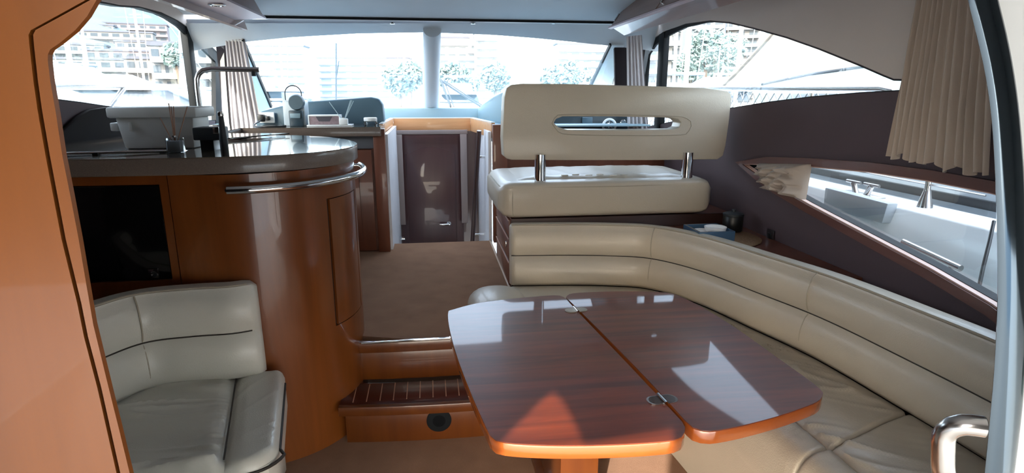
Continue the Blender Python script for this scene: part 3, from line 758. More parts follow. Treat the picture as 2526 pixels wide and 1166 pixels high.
for k in range(21):
    z = .49 + .365 * k / 20
    q = bL[j1] + nn * (.036 * max(0, math.sin(PI * ((k / 10) % 1))) ** .6 - .03 * (z - .485) / .36 - .003); pts.append(Vector((q.x, q.y, z)))
tube('seam', pts, .003, M_stitch, sL, seg=6)
tube('top_piping', [Vector((p.x, p.y, .861)) + n * inwL * -.04 for p, n in zip(bL[2:-1], nnL[2:-1])], .004, M_stitch, sL, seg=6)
# seat as a grid, X across, with the front roll on its +X side
def seat_grid(name, xa, xb, seamx, y0, y1, z, parent, wr=1, corner=.12, m=M_leL):
    nx, ny = 80, 100; V, Fc = [], []
    for j in range(ny + 1):
        for i in range(nx + 1):
            t = j / ny; s = i / nx; y = y0 + (y1 - y0) * t
            x = xa + (xb(y) - xa) * s
            # round the near right corner
            dxr = xb(y) - x; dyr = y - y0
            d = min(dxr, dyr, x - xa + .2, y1 - y + .2)
            if dxr < corner and dyr < corner: d = corner - math.hypot(corner - dxr, corner - dyr)
            R = .035; f = 0 if d > R else (1 - math.sqrt(max(0, 1 - (1 - max(d, 0) / R) ** 2)))
            if d < 0:
                k = corner / math.hypot(corner - dxr, corner - dyr); x = xb(y) - corner + (corner - dxr) * k; y = y0 + corner - (corner - dyr) * k
            sd = abs(x - seamx(y)); cr = -.010 * math.exp(-(sd / .008) ** 2)
            bl = .012 * min(1, sd / .05)
            zz = z + bl + cr - R * f + (wrinkle(Vector((x, y, 0)), wr, .12) * 1.3 if x < seamx(y) - .02 else wrinkle(Vector((x, y, 0)), .25 * wr, .9))
            V.append(Vector((x, y, zz)))
    W = nx + 1; n0 = len(V)
    for j in range(ny):
        for i in range(nx): a = j * W + i; Fc.append((a, a + 1, a + W + 1, a + W))
    bd = [i for i in range(W)] + [j * W + nx for j in range(1, ny + 1)] + [ny * W + i for i in range(nx - 1, -1, -1)] + [j * W for j in range(ny - 1, 0, -1)]
    V += [Vector((V[b].x, V[b].y, z - .15)) for b in bd]
    for k in range(len(bd)):
        a, b = bd[k], bd[(k + 1) % len(bd)]; Fc.append((a, b, n0 + (k + 1) % len(bd), n0 + k))
    Fc.append(tuple(range(n0, n0 + len(bd))))
    o = obj(name, V, Fc, m, parent, smooth=True, auto=60); return o, [Vector((v.x, v.y, v.z)) for v in V[n0:]]
xbf = lambda y: -.51 - (y - 1.70) * .19
smf = lambda y: -.668 - (y - 1.70) * .235
_, ring = seat_grid('seat', -1.3, xbf, smf, 1.70, 2.34, .475, sL, wr=2.2)
tube('seam', [Vector((smf(y), y, .4805)) for y in (1.74, 1.8, 1.9, 2.0, 2.1, 2.2, 2.3)], .003, M_seam, sL, seg=6)
pp = [Vector((xbf(y) + .002, y, .445)) for y in (2.30, 2.15, 2.0, 1.9, 1.83)] + [Vector((xbf(1.7) - .12 + .122 * math.cos(a), 1.82 - .122 * math.sin(a), .445)) for a in [k * PI / 16 for k in range(1, 9)]] + [Vector((-.75, 1.698, .445)), Vector((-1.2, 1.698, .445))]
tube('piping', pp, .0055, M_seam, sL, seg=8)
box('base', -1.35, -.66, 1.76, 2.36, 0, .34, M_leL, sL, bevel=.03)
_, ring = seat_grid('seat', -1.5, lambda y: -.57, lambda y: -.70, 1.0, 1.685, .425, sL, wr=1.5)
box('base', -1.5, -.62, 1.05, 1.70, 0, .28, M_leL, sL, bevel=.03)

# ------------------------------------------------------------------ table
ZT = .70
tbl = thing('folding_table', (.6, 1.9, 0), 'glossy lacquered dark wood folding table on a square wooden pedestal', 'table')
def leaf(name, pts):
    q = [P(u, v, Z=ZT) for u, v in pts]; q = [Vector((p.x, p.y, ZT)) for p in q]
    sm = catmull(q + [q[0]], len(q) * 5)[:-1]
    body = prism('edge_band', [Vector((p.x, p.y, ZT - .042)) for p in sm], (0, 0, .040), M_edge, None, bevel=.006)
    bpy.data.objects.remove(body)
    lf_ = prism(name, [Vector((p.x, p.y, ZT - .003)) for p in sm], (0, 0, .003), M_table, tbl)
    prism('edge_band', [Vector((p.x, p.y, ZT - .043)) for p in sm], (0, 0, .0398), M_edge, lf_, bevel=.004)
    return lf_
leaf('table_leaf', [(1107, 766), (1170, 749), (1240, 739), (1310, 732), (1370, 728), (1392, 733), (1410, 752), (1470, 815), (1540, 888), (1610, 962), (1670, 1026), (1689, 1050), (1684, 1074), (1655, 1085), (1560, 1093), (1440, 1097), (1330, 1096), (1245, 1090), (1216, 1080), (1200, 1055), (1160, 965), (1128, 880), (1110, 815), (1105, 780)])
leaf('table_leaf', [(1396, 733), (1408, 724), (1460, 720), (1530, 718), (1600, 719), (1655, 723), (1690, 736), (1740, 762), (1820, 812), (1910, 876), (1990, 933), (2024, 960), (2030, 973), (2012, 992), (1930, 1022), (1850, 1044), (1790, 1057), (1750, 1062), (1715, 1056), (1694, 1040), (1650, 992), (1600, 938), (1540, 876), (1470, 805), (1420, 756)])
M_hing = mat('brass grey hinge', '#8f8270', .3, metal=.8)
for (u, v) in ((1421, 765), (1633, 986)):
    c = P(u, v, Z=ZT); ax = (P(1690, 1050, Z=ZT) - P(1395, 735, Z=ZT)).normalized(); cr = Vector((-ax.y, ax.x, 0))
    R_ = .017; hl_ = .042
    lp = []
    for s_ in (-1, 1):
        for k in range(9):
            a = -PI / 2 + PI * k / 8; a2 = a if s_ > 0 else a + PI
            lp.append(c + cr * (s_ * hl_ * .6 + R_ * 1.4 * math.cos(a2)) + ax * (R_ * 1.5 * math.sin(a2)))
    hp_ = prism('hinge_plate', [Vector((p.x, p.y, ZT)) for p in lp], (0, 0, .0022), M_chrome if u > 1500 else M_hing, tbl)
    lp2 = [c + (p - c) * .86 for p in lp]
    prism('hinge_inlay', [Vector((p.x, p.y, ZT + .0022)) for p in lp2], (0, 0, .0006), M_hing if u < 1500 else mat('dark hinge inlay', '#3a2c27', .2, coat=.5), hp_)
    tube('hinge_knuckle', [c - ax * .028 + Vector((0, 0, .004)), c + ax * .028 + Vector((0, 0, .004))], .006, M_chrome, hp_)
box('pedestal', .435, .58, 1.86, 2.40, .03, ZT - .045, M_step, tbl, bevel=.006)
box('pedestal_foot', .40, .62, 1.80, 2.46, 0, .03, M_step, tbl, bevel=.008)

# ------------------------------------------------------------------ helm seat
hb = thing('helm_bench_base', (1.1, 3.9, FZ), 'dark wood locker with drawers carrying the cream driver bench', 'cabinet')
box('carcass', .475, WX - .01, 3.47, 4.25, 0, .85, M_dkwood, hb, bevel=.003)
box('aft_panel', .47, WX - .01, 3.445, 3.468, .0, .86, mat('very dark veneer', '#38211c', .5), hb, bevel=.002)
for k, (z0, z1) in enumerate(((.42, .57), (.58, .72), (.73, .84))):
    d_ = box('drawer', .462, .475, 3.52, 4.22, z0, z1, M_dkwood, hb, bevel=.002)
    box('drawer_trim', .458, .4615, 3.52, 4.22, z1 - .008, z1, M_trimp, d_, bevel=0)
    if k == 1: box('lock', .455, .4615, 3.62, 3.65, .64, .675, M_chrome, d_, bevel=.002)
bs = thing('driver_bench', (1.1, 3.8, .85), 'wide cream leather driver bench with raised backrest on steel posts', 'seat')
# cushion: superellipse sections along X
def bench():
    x0, x1 = .39, 1.745; ya, yb = 3.425, 4.2; z0, z1 = .86, 1.085
    nx, ns = 40, 44; rows = []
    for i in range(nx + 1):
        s = i / nx; x = x0 + (x1 - x0) * s
        d = min(x - x0, x1 - x); R = .10; f = 1 if d > R else math.sqrt(max(1e-4, 1 - (1 - d / R) ** 2))
        row = []
        for k in range(ns):
            a = 2 * PI * k / ns; e = .22
            cx = math.copysign(abs(math.cos(a)) ** e, math.cos(a)); cz = math.copysign(abs(math.sin(a)) ** e, math.sin(a))
            yy = (ya + yb) / 2 + (yb - ya) / 2 * cx * (.86 + .14 * f)
            zz = (z0 + z1) / 2 + (z1 - z0) / 2 * cz * (.55 + .45 * f)
            if yy > 3.9 and s < .3: pass
            row.append(Vector((x, yy, zz)))
        rows.append(row)
    return obj('seat_cushion', *gridg(rows), M_leR, bs, smooth=True, auto=60)
cu = bench()
tube('piping', [(.40, 4.0, 1.05), (.405, 3.52, 1.052), (.425, 3.455, 1.052), (.47, 3.432, 1.052), (1.1, 3.427, 1.05), (1.66, 3.432, 1.052), (1.71, 3.455, 1.052)], .0035, M_stitch, cu, seg=6)
tube('piping', [(.475, 3.431, 1.05), (.472, 3.425, .97), (.475, 3.431, .88)], .003, M_stitch, cu, seg=6)
sp_ = [P(1275, 426, Z=1.09), P(1400, 420, Z=1.09), P(1620, 421, Z=1.09), P(1700, 440, Z=1.09), P(1690, 455, Z=1.09), P(1318, 457, Z=1.09)]
V, Fc = [], []
a0_, a1_, b0_, b1_ = .52, 1.62, 3.53, 4.1
nx, ny = 40, 24
for j in range(ny + 1):
    for i in range(nx + 1):
        s, t = i / nx, j / ny; x = a0_ + (a1_ - a0_) * s; y = b0_ + (b1_ - b0_) * t
        e = min(s, 1 - s, t, 1 - t)
        V.append(Vector((x, y, 1.083 + .018 * min(1, e * 9) ** .6 + .006 * noise.noise(Vector((x * 14, y * 4, 2))))))
for j in range(ny):
    for i in range(nx): a = j * (nx + 1) + i; Fc.append((a, a + 1, a + nx + 2, a + nx + 1))
obj('seat_panel', V, Fc, M_leR, cu, smooth=True, auto=80)
# raised embroidery strokes on the seat panel
for k in range(6):
    q = P(1392 + k * 30, 431, Z=1.104)
    box('embroidery', q.x - .022, q.x + .022, q.y - .012 + .03 * (k % 2), q.y + .0 + .03 * (k % 2), 1.1, 1.106, M_leL, cu, bevel=.002)
YBk = 3.52
ol = [(1243, 385), (1240, 340), (1244, 240), (1250, 217), (1262, 209), (1290, 206), (1400, 207), (1600, 212), (1740, 217), (1795, 224), (1804, 232), (1800, 290), (1790, 360), (1784, 384), (1770, 393), (1600, 395), (1400, 395), (1262, 394), (1250, 391)]
hole = [(1366, 303), (1372, 293), (1388, 287), (1500, 287), (1650, 290), (1672, 294), (1680, 302), (1676, 314), (1664, 319), (1560, 321), (1400, 320), (1378, 314)]
bk = prism('backrest', [P(u, v, Y=YBk) for u, v in ol], (0, .13, 0), M_leR, bs, holes=[[P(u, v, Y=YBk) for u, v in hole]], bevel=.022, seg=4)
# slot rim
hr_ = [P(u, v, Y=YBk - .001) for u, v in [(1362, 304), (1369, 290), (1388, 283), (1520, 283), (1660, 286), (1690, 290), (1706, 302), (1700, 322), (1682, 332), (1560, 334), (1400, 331), (1374, 320)]]
lo_ = catmull(hr_ + [hr_[0]], 60)[:-1]
tube('slot_piping', lo_, .0028, M_stitch, bk, seg=6, closed=True)
for u in (1334, 1698):
    q = P(u, 420, Y=3.50)
    lathe('steel_post', [(.036, 1.06), (.036, 1.09), (.034, 1.10), (.034, 1.24)], (q.x, 3.52, 0), M_chrome, bs)

# ------------------------------------------------------------------ corner shelf and what stands on it
sh = struct(prism('trim_16', [(1.30, 3.44, .76), (1.30, 3.25, .76), (1.52, 2.95, .76), (1.66, 2.6, .76), (1.78, 2.3, .76), (WX - .005, 2.3, .76), (WX - .005, 3.44, .76)], (0, 0, .03), M_dkwood))
pm = P(1768, 592, Z=.79)
pc = (pm.x + .03, pm.y + .06, .79)
tag(lathe('placemat', [(.235, 0), (.243, .003), (.235, .007), (.001, .008)], pc, M_wick, seg=40), 'round woven straw placemat on the corner shelf behind the sofa', 'placemat')
q = P(1748, 592, Z=.80)
ty = thing('blue_tray', (q.x, q.y, .80), 'square smoky blue plastic box holding white plates on the straw placemat', 'tray')
s_ = .105; hgt = .055; cx, cy = q.x + .03, q.y + .07
prism('tray_wall', [(cx - s_, cy - s_, .80), (cx + s_, cy - s_, .80), (cx + s_, cy + s_, .80), (cx - s_, cy + s_, .80)], (0, 0, hgt), M_blue, ty, holes=[[(cx - s_ + .012, cy - s_ + .012, .80), (cx + s_ - .012, cy - s_ + .012, .80), (cx + s_ - .012, cy + s_ - .012, .80), (cx - s_ + .012, cy + s_ - .012, .80)]])
box('tray_bottom', cx - s_ + .012, cx + s_ - .012, cy - s_ + .012, cy + s_ - .012, .80, .806, M_blue, ty, bevel=0)
for k, (ax_, ay) in enumerate(((-.02, .02), (.03, -.02))):
    tag(lathe('ring_dish', [(.05, .0), (.058, .012), (.062, .028), (.056, .028), (.05, .012), (.001, .008)], (cx + ax_, cy + ay, .807 + .03 * k), M_white), ('lower white dish in the blue box', 'upper white dish in the blue box')[k], 'dish', 'white dishes')
q2 = P(1805, 575, Y=3.22)
bj = thing('black_canister', (q2.x, 3.22, .80), 'black lidded canister behind the blue box on the placemat', 'canister')
lathe('body', [(.055, 0), (.058, .005), (.058, .09), (.054, .095)], (q2.x, 3.22, .80), M_blk, bj)
ld = lathe('lid', [(.060, .095), (.060, .105), (.03, .115), (.012, .117), (.012, .13), (.001, .132)], (q2.x, 3.22, .80), M_rub, bj)

# ------------------------------------------------------------------ things on the galley worktop
# cool box
cb_ = thing('cool_box', (-1.15, 2.95, ZC), 'white cool box with overhanging lid on the worktop under the port window', 'box')
yb0 = 2.80
x0, x1 = P(298, 350, Y=yb0).x, P(484, 350, Y=yb0).x; ztop = P(400, 264, Y=yb0).z; zl = P(400, 288, Y=yb0).z
prism('body', [(x0 + .012, yb0, ZC + .001), (x1 - .01, yb0, ZC + .001), (x1 + .0, yb0, zl), (x0 - .012, yb0, zl)], (0, .2, 0), M_cool, cb_, bevel=.012)
prism('lid', [(x0 - .035, yb0 - .02, zl - .004), (x1 + .02, yb0 - .02, zl - .004), (x1 + .02, yb0 - .02, ztop), (x0 - .035, yb0 - .02, ztop)], (0, .24, 0), M_cool, cb_, bevel=.01)
q = P(322, 312, Y=yb0 - .004); box('latch', q.x - .006, q.x + .006, yb0 - .012, yb0 - .001, q.z - .02, q.z + .02, M_cool, cb_, bevel=.003)
q = P(275, 312, Y=yb0); box('handle', q.x - .012, q.x + .02, yb0 + .01, yb0 + .10, q.z - .02, q.z + .015, M_cool, cb_, bevel=.005)
# reed diffuser on island
def diffuser(base, s, label, tips, mr, h=.06, w=.03):
    t_ = thing('reed_diffuser', base, label, 'diffuser')
    b = Vector(base)
    box('jar', b.x - w, b.x + w, b.y - w * .8, b.y + w * .8, b.z, b.z + h, M_clear if s else M_white, t_, bevel=.006)
    if s: box('oil', b.x - w + .004, b.x + w - .004, b.y - w * .7, b.y + w * .7, b.z + .003, b.z + h * .8, mat('diffuser oil', '#a8adb1', .3), t_, bevel=.004)
    lathe('neck', [(.009, h), (.009, h + .008)], (b.x, b.y, b.z), M_steel, t_, seg=14)
    for q in tips: tube('reed', [(b.x, b.y, b.z + .02), q], .0022 if s else .003, mr, t_, seg=6)
    return t_
M_reed = mat('brown reed', '#9a7866', .7)
bb = P(432, 382, Y=2.50); bb.z = ZC
bb = P(432, 352, Y=2.62); bb.z = ZC
diffuser(bb, 1, 'grey glass reed diffuser with brown sticks in front of the cool box', [P(u, v, Y=2.64) for u, v in ((422, 262), (416, 255), (462, 262), (395, 290), (428, 262))], M_reed, h=.062)
# black box
q = P(505, 330, Y=2.66)
bxx = thing('black_appliance', (q.x, q.y, ZC), 'black boxy appliance with grey corner beside the tall tap', 'appliance')
box('body', P(475, 330, Y=2.66).x, P(541, 330, Y=2.66).x, 2.66, 2.78, P(500, 346, Y=2.66).z, P(500, 315, Y=2.66).z, M_rub, bxx, bevel=.004)
box('stand', P(486, 330, Y=2.66).x, P(520, 330, Y=2.66).x, 2.68, 2.76, ZC, P(500, 346, Y=2.66).z + .002, M_blk, bxx, bevel=.003)
box('bracket', P(528, 330, Y=2.66).x, P(543, 330, Y=2.66).x, 2.648, 2.66, P(500, 330, Y=2.66).z, P(500, 313, Y=2.66).z, M_steel, bxx, bevel=.001)
# soap dispenser
q = P(552, 350, Y=2.60); qt = P(552, 275, Y=2.6).z
dp = thing('soap_bottle', (q.x, 2.60, ZC), 'slim dark steel mill standing in front of the tap base', 'bottle')
lathe('body', [(.016, 0), (.016, .05), (.013, .09), (.010, qt - ZC - .02)], (q.x, 2.6, ZC), M_rub, dp)
lathe('cap', [(.010, qt - ZC - .02), (.012, qt - ZC - .015), (.010, qt - ZC)], (q.x, 2.6, ZC), M_steel, dp)
# tap
fb = thing('tall_tap', P(500, 320, Y=2.95), 'tall chrome square arched kitchen tap over the granite worktop', 'tap')
f0 = P(503, 345, Y=3.0); f0.z = ZC
f1 = P(487, 215, Y=3.0); f2 = P(486, 195, Y=3.0); f3 = P(500, 174, Y=3.0); f4 = P(522, 170, Y=3.0); f5 = P(640, 172, Y=3.0)
f1.x = f0.x - .0
tube('spout', [f0, f0.lerp(f1, .5), f1, f2, P(490, 183, Y=3.0), f3, f4, f4.lerp(f5, .5), f5], .0115, mat('bright chrome', '#f2f4f5', .25, metal=1), fb, seg=14)
q = P(625, 178, Y=3.0); lathe('nozzle', [(.011, -.018), (.011, 0.0), (.008, .012)], (q.x, 3.0, q.z), M_rub, fb, seg=16)
lathe('base', [(.026, 0), (.026, .012), (.016, .02), (.015, .05)], (f0.x, 3.0, ZC), M_chrome, fb)
# glass hob lid
a = P(575, 333, Z=ZC + .012); b = P(690, 331, Z=ZC + .012)
gl = tag(prism('hob_cover', [(-1.15, 3.22, ZC + .012), (-1.02, 3.22, ZC + .012), (-.80, 3.55, ZC + .012), (-1.22, 3.18 + .4, ZC + .012)], (0, 0, .006), M_black), 'black glass lid lying on the worktop of the peninsula', 'cover')
# coffee machine
YM = 4.62
cm = thing('coffee_machine', P(725, 316, Y=YM), 'pale grey capsule coffee machine with a wire handle on the forward worktop', 'coffee machine')
zb_ = ZC
x0, x1 = P(700, 300, Y=YM).x, P(754, 300, Y=YM).x; zt = P(720, 247, Y=YM).z
box('body', x0, x1, YM, YM + .16, zb_, zt, mat('pale machine', '#b9c6cd', .35), cm, bevel=.012)
lathe('head', [(.055, .02), (.058, -.01), (.050, -.03), (.001, -.03)], P(732, 252, Y=YM), mat('slate head', '#4d6370', .4), cm, axis='y')
box('front_panel', P(716, 300, Y=YM).x, P(750, 300, Y=YM).x, YM - .035, YM + .01, zb_, P(720, 272, Y=YM).z, mat('slate panel', '#2b3f4b', .4), cm, bevel=.008)
box('cup_stage', P(720, 300, Y=YM).x, P(745, 300, Y=YM).x, YM - .045, YM - .034, P(720, 291, Y=YM).z, P(720, 279, Y=YM).z, mat('pale stage', '#7f99a6', .4), cm, bevel=.003)
ca, cc = P(705, 256, Y=YM + .05), P(744, 240, Y=YM + .05); r_ = (cc.x - ca.x) / 2; mx_ = (ca.x + cc.x) / 2; zc_ = P(724, 231, Y=YM + .05).z
tube('wire_handle', [ca] + [Vector((mx_ - r_ * math.cos(PI * k / 14), YM + .05, zc_ + r_ * 1.0 * math.sin(PI * k / 14))) for k in range(15)] + [cc], .004, M_blk, cm, seg=8)
# mirror/photo tray box on cloth
q = P(800, 308, Y=4.6)
tag(box('folded_cloth', P(758, 300, Y=4.6).x, P(868, 300, Y=4.6).x, 4.56, 4.72, ZC + .001, ZC + .012, M_white, bevel=.005), 'white lace cloth under the patterned tissue box', 'cloth')
bx2 = thing('tissue_box', (q.x, 4.62, ZC + .012), 'low patterned mauve box with white rim on a cloth beside the coffee machine', 'box')
xa, xb_ = P(762, 300, Y=4.6).x, P(838, 300, Y=4.6).x; zt = P(800, 284, Y=4.6).z
box('body', xa, xb_, 4.60, 4.70, ZC + .012, zt - .006, mat('mauve pattern', '#8d7a80', .7, vary=.5, vscale=40), bx2, bevel=.004)
box('rim', xa - .004, xb_ + .004, 4.596, 4.704, zt - .008, zt + .002, M_white, bx2, bevel=.002)
for sx in (-1, 1):
    for e in range(1): box('side_rim', (xa if sx < 0 else xb_) - .004, (xa if sx < 0 else xb_) + .004, 4.596, 4.704, ZC + .012, zt - .006, M_white, bx2, bevel=.001)
mc = (xa + xb_) / 2
prism('front_notch', [(mc - .06, 4.5985, zt - .008), (mc + .06, 4.5985, zt - .008), (mc + .04, 4.5985, zt - .045), (mc - .04, 4.5985, zt - .045)], (0, .002, 0), mat('dark notch', '#4b4750', .6), bx2)
q = P(848, 302, Y=4.58); 
diffuser((q.x, 4.58, ZC + .012), 0, 'small white reed diffuser with pale sticks on the forward worktop', [P(u, v, Y=4.6) for u, v in ((812, 251), (865, 247), (872, 249), (868, 247))], mat('pale reed', '#a9c2cd', .6), h=.045, w=.031)
q = P(914, 300, Y=4.62)
jr = thing('glass_jar', (q.x, 4.62, ZC), 'small glass jar with pale lid at the end of the forward worktop', 'jar')
lathe('glass', [(.045, 0), (.05, .01), (.05, .03), (.042, .036)], (q.x, 4.62, ZC), M_clear, jr)
lathe('lid', [(.048, .036), (.05, .04), (.05, .058), (.044, .062), (.001, .062)], (q.x, 4.62, ZC), M_white, jr)
# socket panel with cables
q = P(657, 290, Y=4.95)
pk = thing('socket_panel', (q.x, 4.95, ZC), 'white socket panel with black plugs behind the forward worktop', 'socket')
box('plate', P(640, 290, Y=4.93).x, P(676, 290, Y=4.93).x, 4.93, 4.96, P(650, 303, Y=4.93).z, P(650, 277, Y=4.93).z, M_white, pk, bevel=.003)
box('plug', P(636, 290, Y=4.9).x, P(652, 290, Y=4.9).x, 4.88, 4.925, P(650, 300, Y=4.9).z, P(650, 282, Y=4.9).z, M_blk, pk, bevel=.006)
box('plug', P(656, 290, Y=4.9).x, P(665, 290, Y=4.9).x, 4.88, 4.925, P(650, 297, Y=4.9).z, P(650, 286, Y=4.9).z, M_blk, pk, bevel=.006)
pts = [P(645, 296, Y=4.87), P(625, 300, Y=4.7), P(640, 312, Y=4.5), P(680, 314, Y=4.5), P(705, 309, Y=4.6)]
for p_ in pts[1:]: p_.z = ZC + .006
tag(tube('power_cable', catmull(pts, 24), .005, M_blk, seg=8), 'thin black cable looping across the forward worktop to the coffee machine', 'cable')

# ------------------------------------------------------------------ aft bulkhead: wooden door frame on the port side, steel door on the starboard side
Yj = .80
ed = [(322, 1175), (294, 1060), (268, 956), (230, 800), (211, 690), (194, 590), (173, 480), (153, 380), (138, 280), (124, 200), (118, 150), (118, 134), (124, 122), (150, 104), (186, 74), (215, 40), (238, 0), (262, -60)]
gr = [(294, 1175), (245, 956), (212, 830), (196, 750), (157, 590), (117, 380), (98, 270), (88, 200), (78, 110), (76, 86), (82, 74), (150, 37), (215, 1), (300, -60)]
E_ = [P(u, v, Y=Yj) for u, v in ed]; G_ = [P(u, v, Y=Yj) for u, v in gr]
wb = struct(prism('wall_aft_port', [p + Vector((0, .01, 0)) for p in [P(u - 14, v, Y=Yj) for u, v in ed]] + [Vector((E_[-1].x - .02, Yj + .01, 2.39)), Vector((-2.6, Yj + .01, 2.39)), Vector((-2.6, Yj + .01, -.05)), Vector((E_[0].x - .01, Yj + .01, -.05))], (0, .006, 0), M_gap, tri=True))
dz = Vector((0, -.006, 0))
G2 = [p + Vector((-.0025, 0, 0)) for p in G_]
prism('panel', [p for p in G2] + [Vector((G2[-1].x, Yj, 2.39)), Vector((-2.6, Yj, 2.39)), Vector((-2.6, Yj, -.05)), Vector((G2[0].x, Yj, -.05))], (0, .0095, 0), M_jamb, wb, tri=True)
G3 = [p + Vector((.0025, 0, 0)) for p in G_]
prism('edge_strip', G3 + [Vector((G3[-1].x + .02, Yj, 2.39)), Vector((E_[-1].x + .03, Yj, 2.39))] + E_[::-1] + [Vector((E_[0].x, Yj, -.05)), Vector((G3[0].x, Yj, -.05))], (0, .0095, 0), M_jamb, wb, tri=True)
# starboard steel door edge
Ys = .76
le = [(2380, -60), (2388, 0), (2410, 90), (2430, 180), (2446, 290), (2455, 430), (2460, 600), (2461, 740), (2456, 860), (2449, 960), (2437, 1090), (2428, 1180)]
re_ = [(2448, -60), (2461, 0), (2487, 110), (2507, 230), (2520, 360), (2528, 500), (2532, 700), (2530, 860), (2524, 980), (2512, 1090), (2500, 1180)]
sd = thing('sliding_steel_door', (.86, Ys, 0), 'polished curved steel door edge at the right with a tubular handle', 'door')
Lp = catmull([P(u, v, Y=Ys) for u, v in le], 40); Rp = catmull([P(u, v, Y=Ys) for u, v in re_], 40)
rows = []
for a, b in zip(Lp, Rp):
    row = []
    for k in range(11):
        t = k / 10; q = a.lerp(b, t); row.append(q + Vector((0, -.010 * math.sin(PI * t) ** .5, 0)))
    row += [b + Vector((-.004, .012, 0)), a + Vector((.012, .012, 0))]
    rows.append(row)
obj('door_edge', *gridg(rows), M_pol, sd, smooth=True, auto=60)
dl_ = rows[0]
# handle
h0 = P(2327, 1175, Y=.74)
ctr = [(2326, 1210), (2326, 1160), (2326, 1120), (2327, 1090), (2331, 1066), (2340, 1046), (2353, 1034), (2366, 1029), (2385, 1027)]
hp3 = [P(u, v, Y=.74 - .0 * k) for k, (u, v) in enumerate(ctr)]
for k in range(len(hp3)): hp3[k] = hp3[k] + Vector((0, -.03 * max(0, (k - 4) / 4), 0))
hp3 = [hp3[0] + Vector((0, 0, -.35))] + hp3
hd2 = tube('handle', catmull(hp3, 40), .0165, M_steel, sd, seg=28)
e_ = hp3[-1]; dd = (hp3[-1] - hp3[-2]).normalized()
tube('handle_cap', [e_ - dd * .001, e_ + dd * .0015], .0155, mat('cap grey', '#3f4448', .4), hd2, seg=28)
# white moulding outside the steel edge
wm = [P(u, v, Y=Ys + .03) for u, v in re_]
struct(prism('wall_aft_starboard', [p + Vector((-.006, 0, 0)) for p in wm[::-1]] + [Vector((wm[0].x - .05, Ys + .03, 2.39)), Vector((2.6, Ys + .03, 2.39)), Vector((2.6, Ys + .03, -.05)), Vector((wm[-1].x, Ys + .03, -.05))], (0, .03, 0), M_white))

# ------------------------------------------------------------------ unseen cockpit behind the viewer: hard top, and canvas added to shape the light
struct(box('roof', -2.28, 2.28, -.74, .84, 2.40, 2.45, M_white, bevel=0))  # unseen; aft edge set back so the sun patch gets through
struct(box('floor', -2.2, 2.2, -2.2, .8, -.08, -.02, mat('cockpit deck', '#8b8a86', .7), bevel=0))
def toY(p, Y):
    t = (p.y - Y) / SUN_DIR.y; return p - SUN_DIR * t
gap = [P(u, v, Z=ZT) for u, v in ((1235, 1088), (1300, 1020), (1362, 962), (1395, 1000), (1440, 1094))]  # wanted sun patch on the table, traced back to shape the gap
gap = [toY(p, -.72) for p in gap]
gl0, gl1 = toY(Vector((.16, 1.38, .70)), -.72), toY(Vector((.64, 1.38, .70)), -.72)
hole = [Vector((gl0.x, -.72, 1.25)), Vector((gl1.x, -.72, 1.25)), Vector((gl1.x, -.72, gl1.z)), gap[4], gap[3], gap[2], gap[1], gap[0]]
zt_ = max(p.z for p in gap) + .1
cv = tag(prism('added_sun_canvas', [(-2.2, -.72, .9), (2.2, -.72, .9), (2.2, -.72, 2.4), (-2.2, -.72, 2.4)], (0, -.004, 0), M_canv2, holes=[hole]), 'unseen canvas added behind the cockpit, its gap shaping the sun patch', 'canvas')  # unseen sheet added to block the sun except for the table patch
for sx in (-1, 1): struct(box('wall_cockpit_blocker', sx * 2.25 - .03, sx * 2.25 + .03, -2.2, .76, -.02, .9, M_white, bevel=0))  # unseen sides added to cut the light coming in low
tag(box('light_block_canvas', 2.2, 2.205, -.72, .8, .9, 2.4, M_canv2, bevel=0), 'unseen canvas added to block light at the starboard side of the cockpit', 'canvas')  # added out of view to dim the saloon
tag(box('light_block_canvas', -2.205, -2.2, -.72, .8, .9, 2.4, M_canv2, bevel=0), 'unseen canvas added to block light at the port side of the cockpit', 'canvas')  # port counterpart, also added only to hold daylight back

# ------------------------------------------------------------------ side deck starboard and port
def sX(u, v, X): return P(u, v, X=X)
struct(box('path', 1.99, 2.28, .5, 7.5, .74, .80, M_deckg, bevel=0))
bw = struct(prism('wall_bulwark', [(2.26, .6, .78), (2.30, .6, 1.05), (2.52, .6, 1.05), (2.58, .6, .1), (2.26, .6, .1)], (0, 6.5, 0), M_white, bevel=.012))
struct(prism('wall_bulwark_port', [(-2.26, .6, .78), (-2.30, .6, 1.05), (-2.52, .6, 1.05), (-2.58, .6, .1), (-2.26, .6, .1)], (0, 6.5, 0), M_white, bevel=.012))
# cleat on grey box
cl = thing('mooring_cleat_box', (2.28, 2.9, .86), 'grey box with twin horned steel cleat on the side deck bulwark', 'cleat')
pts = [P(2035, 462, X=2.24), P(2190, 502, X=2.24), P(2175, 551, X=2.24), P(2030, 512, X=2.24)]
prism('box', pts, (.06, 0, 0), mat('grey locker', '#aab0b5', .5), cl, bevel=.006)
for (ub, vb, ut, vt) in ((2112, 472, 2106, 450), (2136, 478, 2150, 458)):
    a, b = P(ub, vb, X=2.36), P(ut, vt, X=2.36)
    po = tube('post', [Vector((2.36, a.y, 1.05)), b], .016, M_steel, cl)
    tube('horn', [b + Vector((0, -.055, .004)), b + Vector((0, .055, .004))], .009, M_steel, po)
box('cleat_plate', 2.33, 2.40, P(2170, 480, X=2.36).y, P(2085, 465, X=2.36).y, 1.05, 1.058, M_steel, cl, bevel=.002)
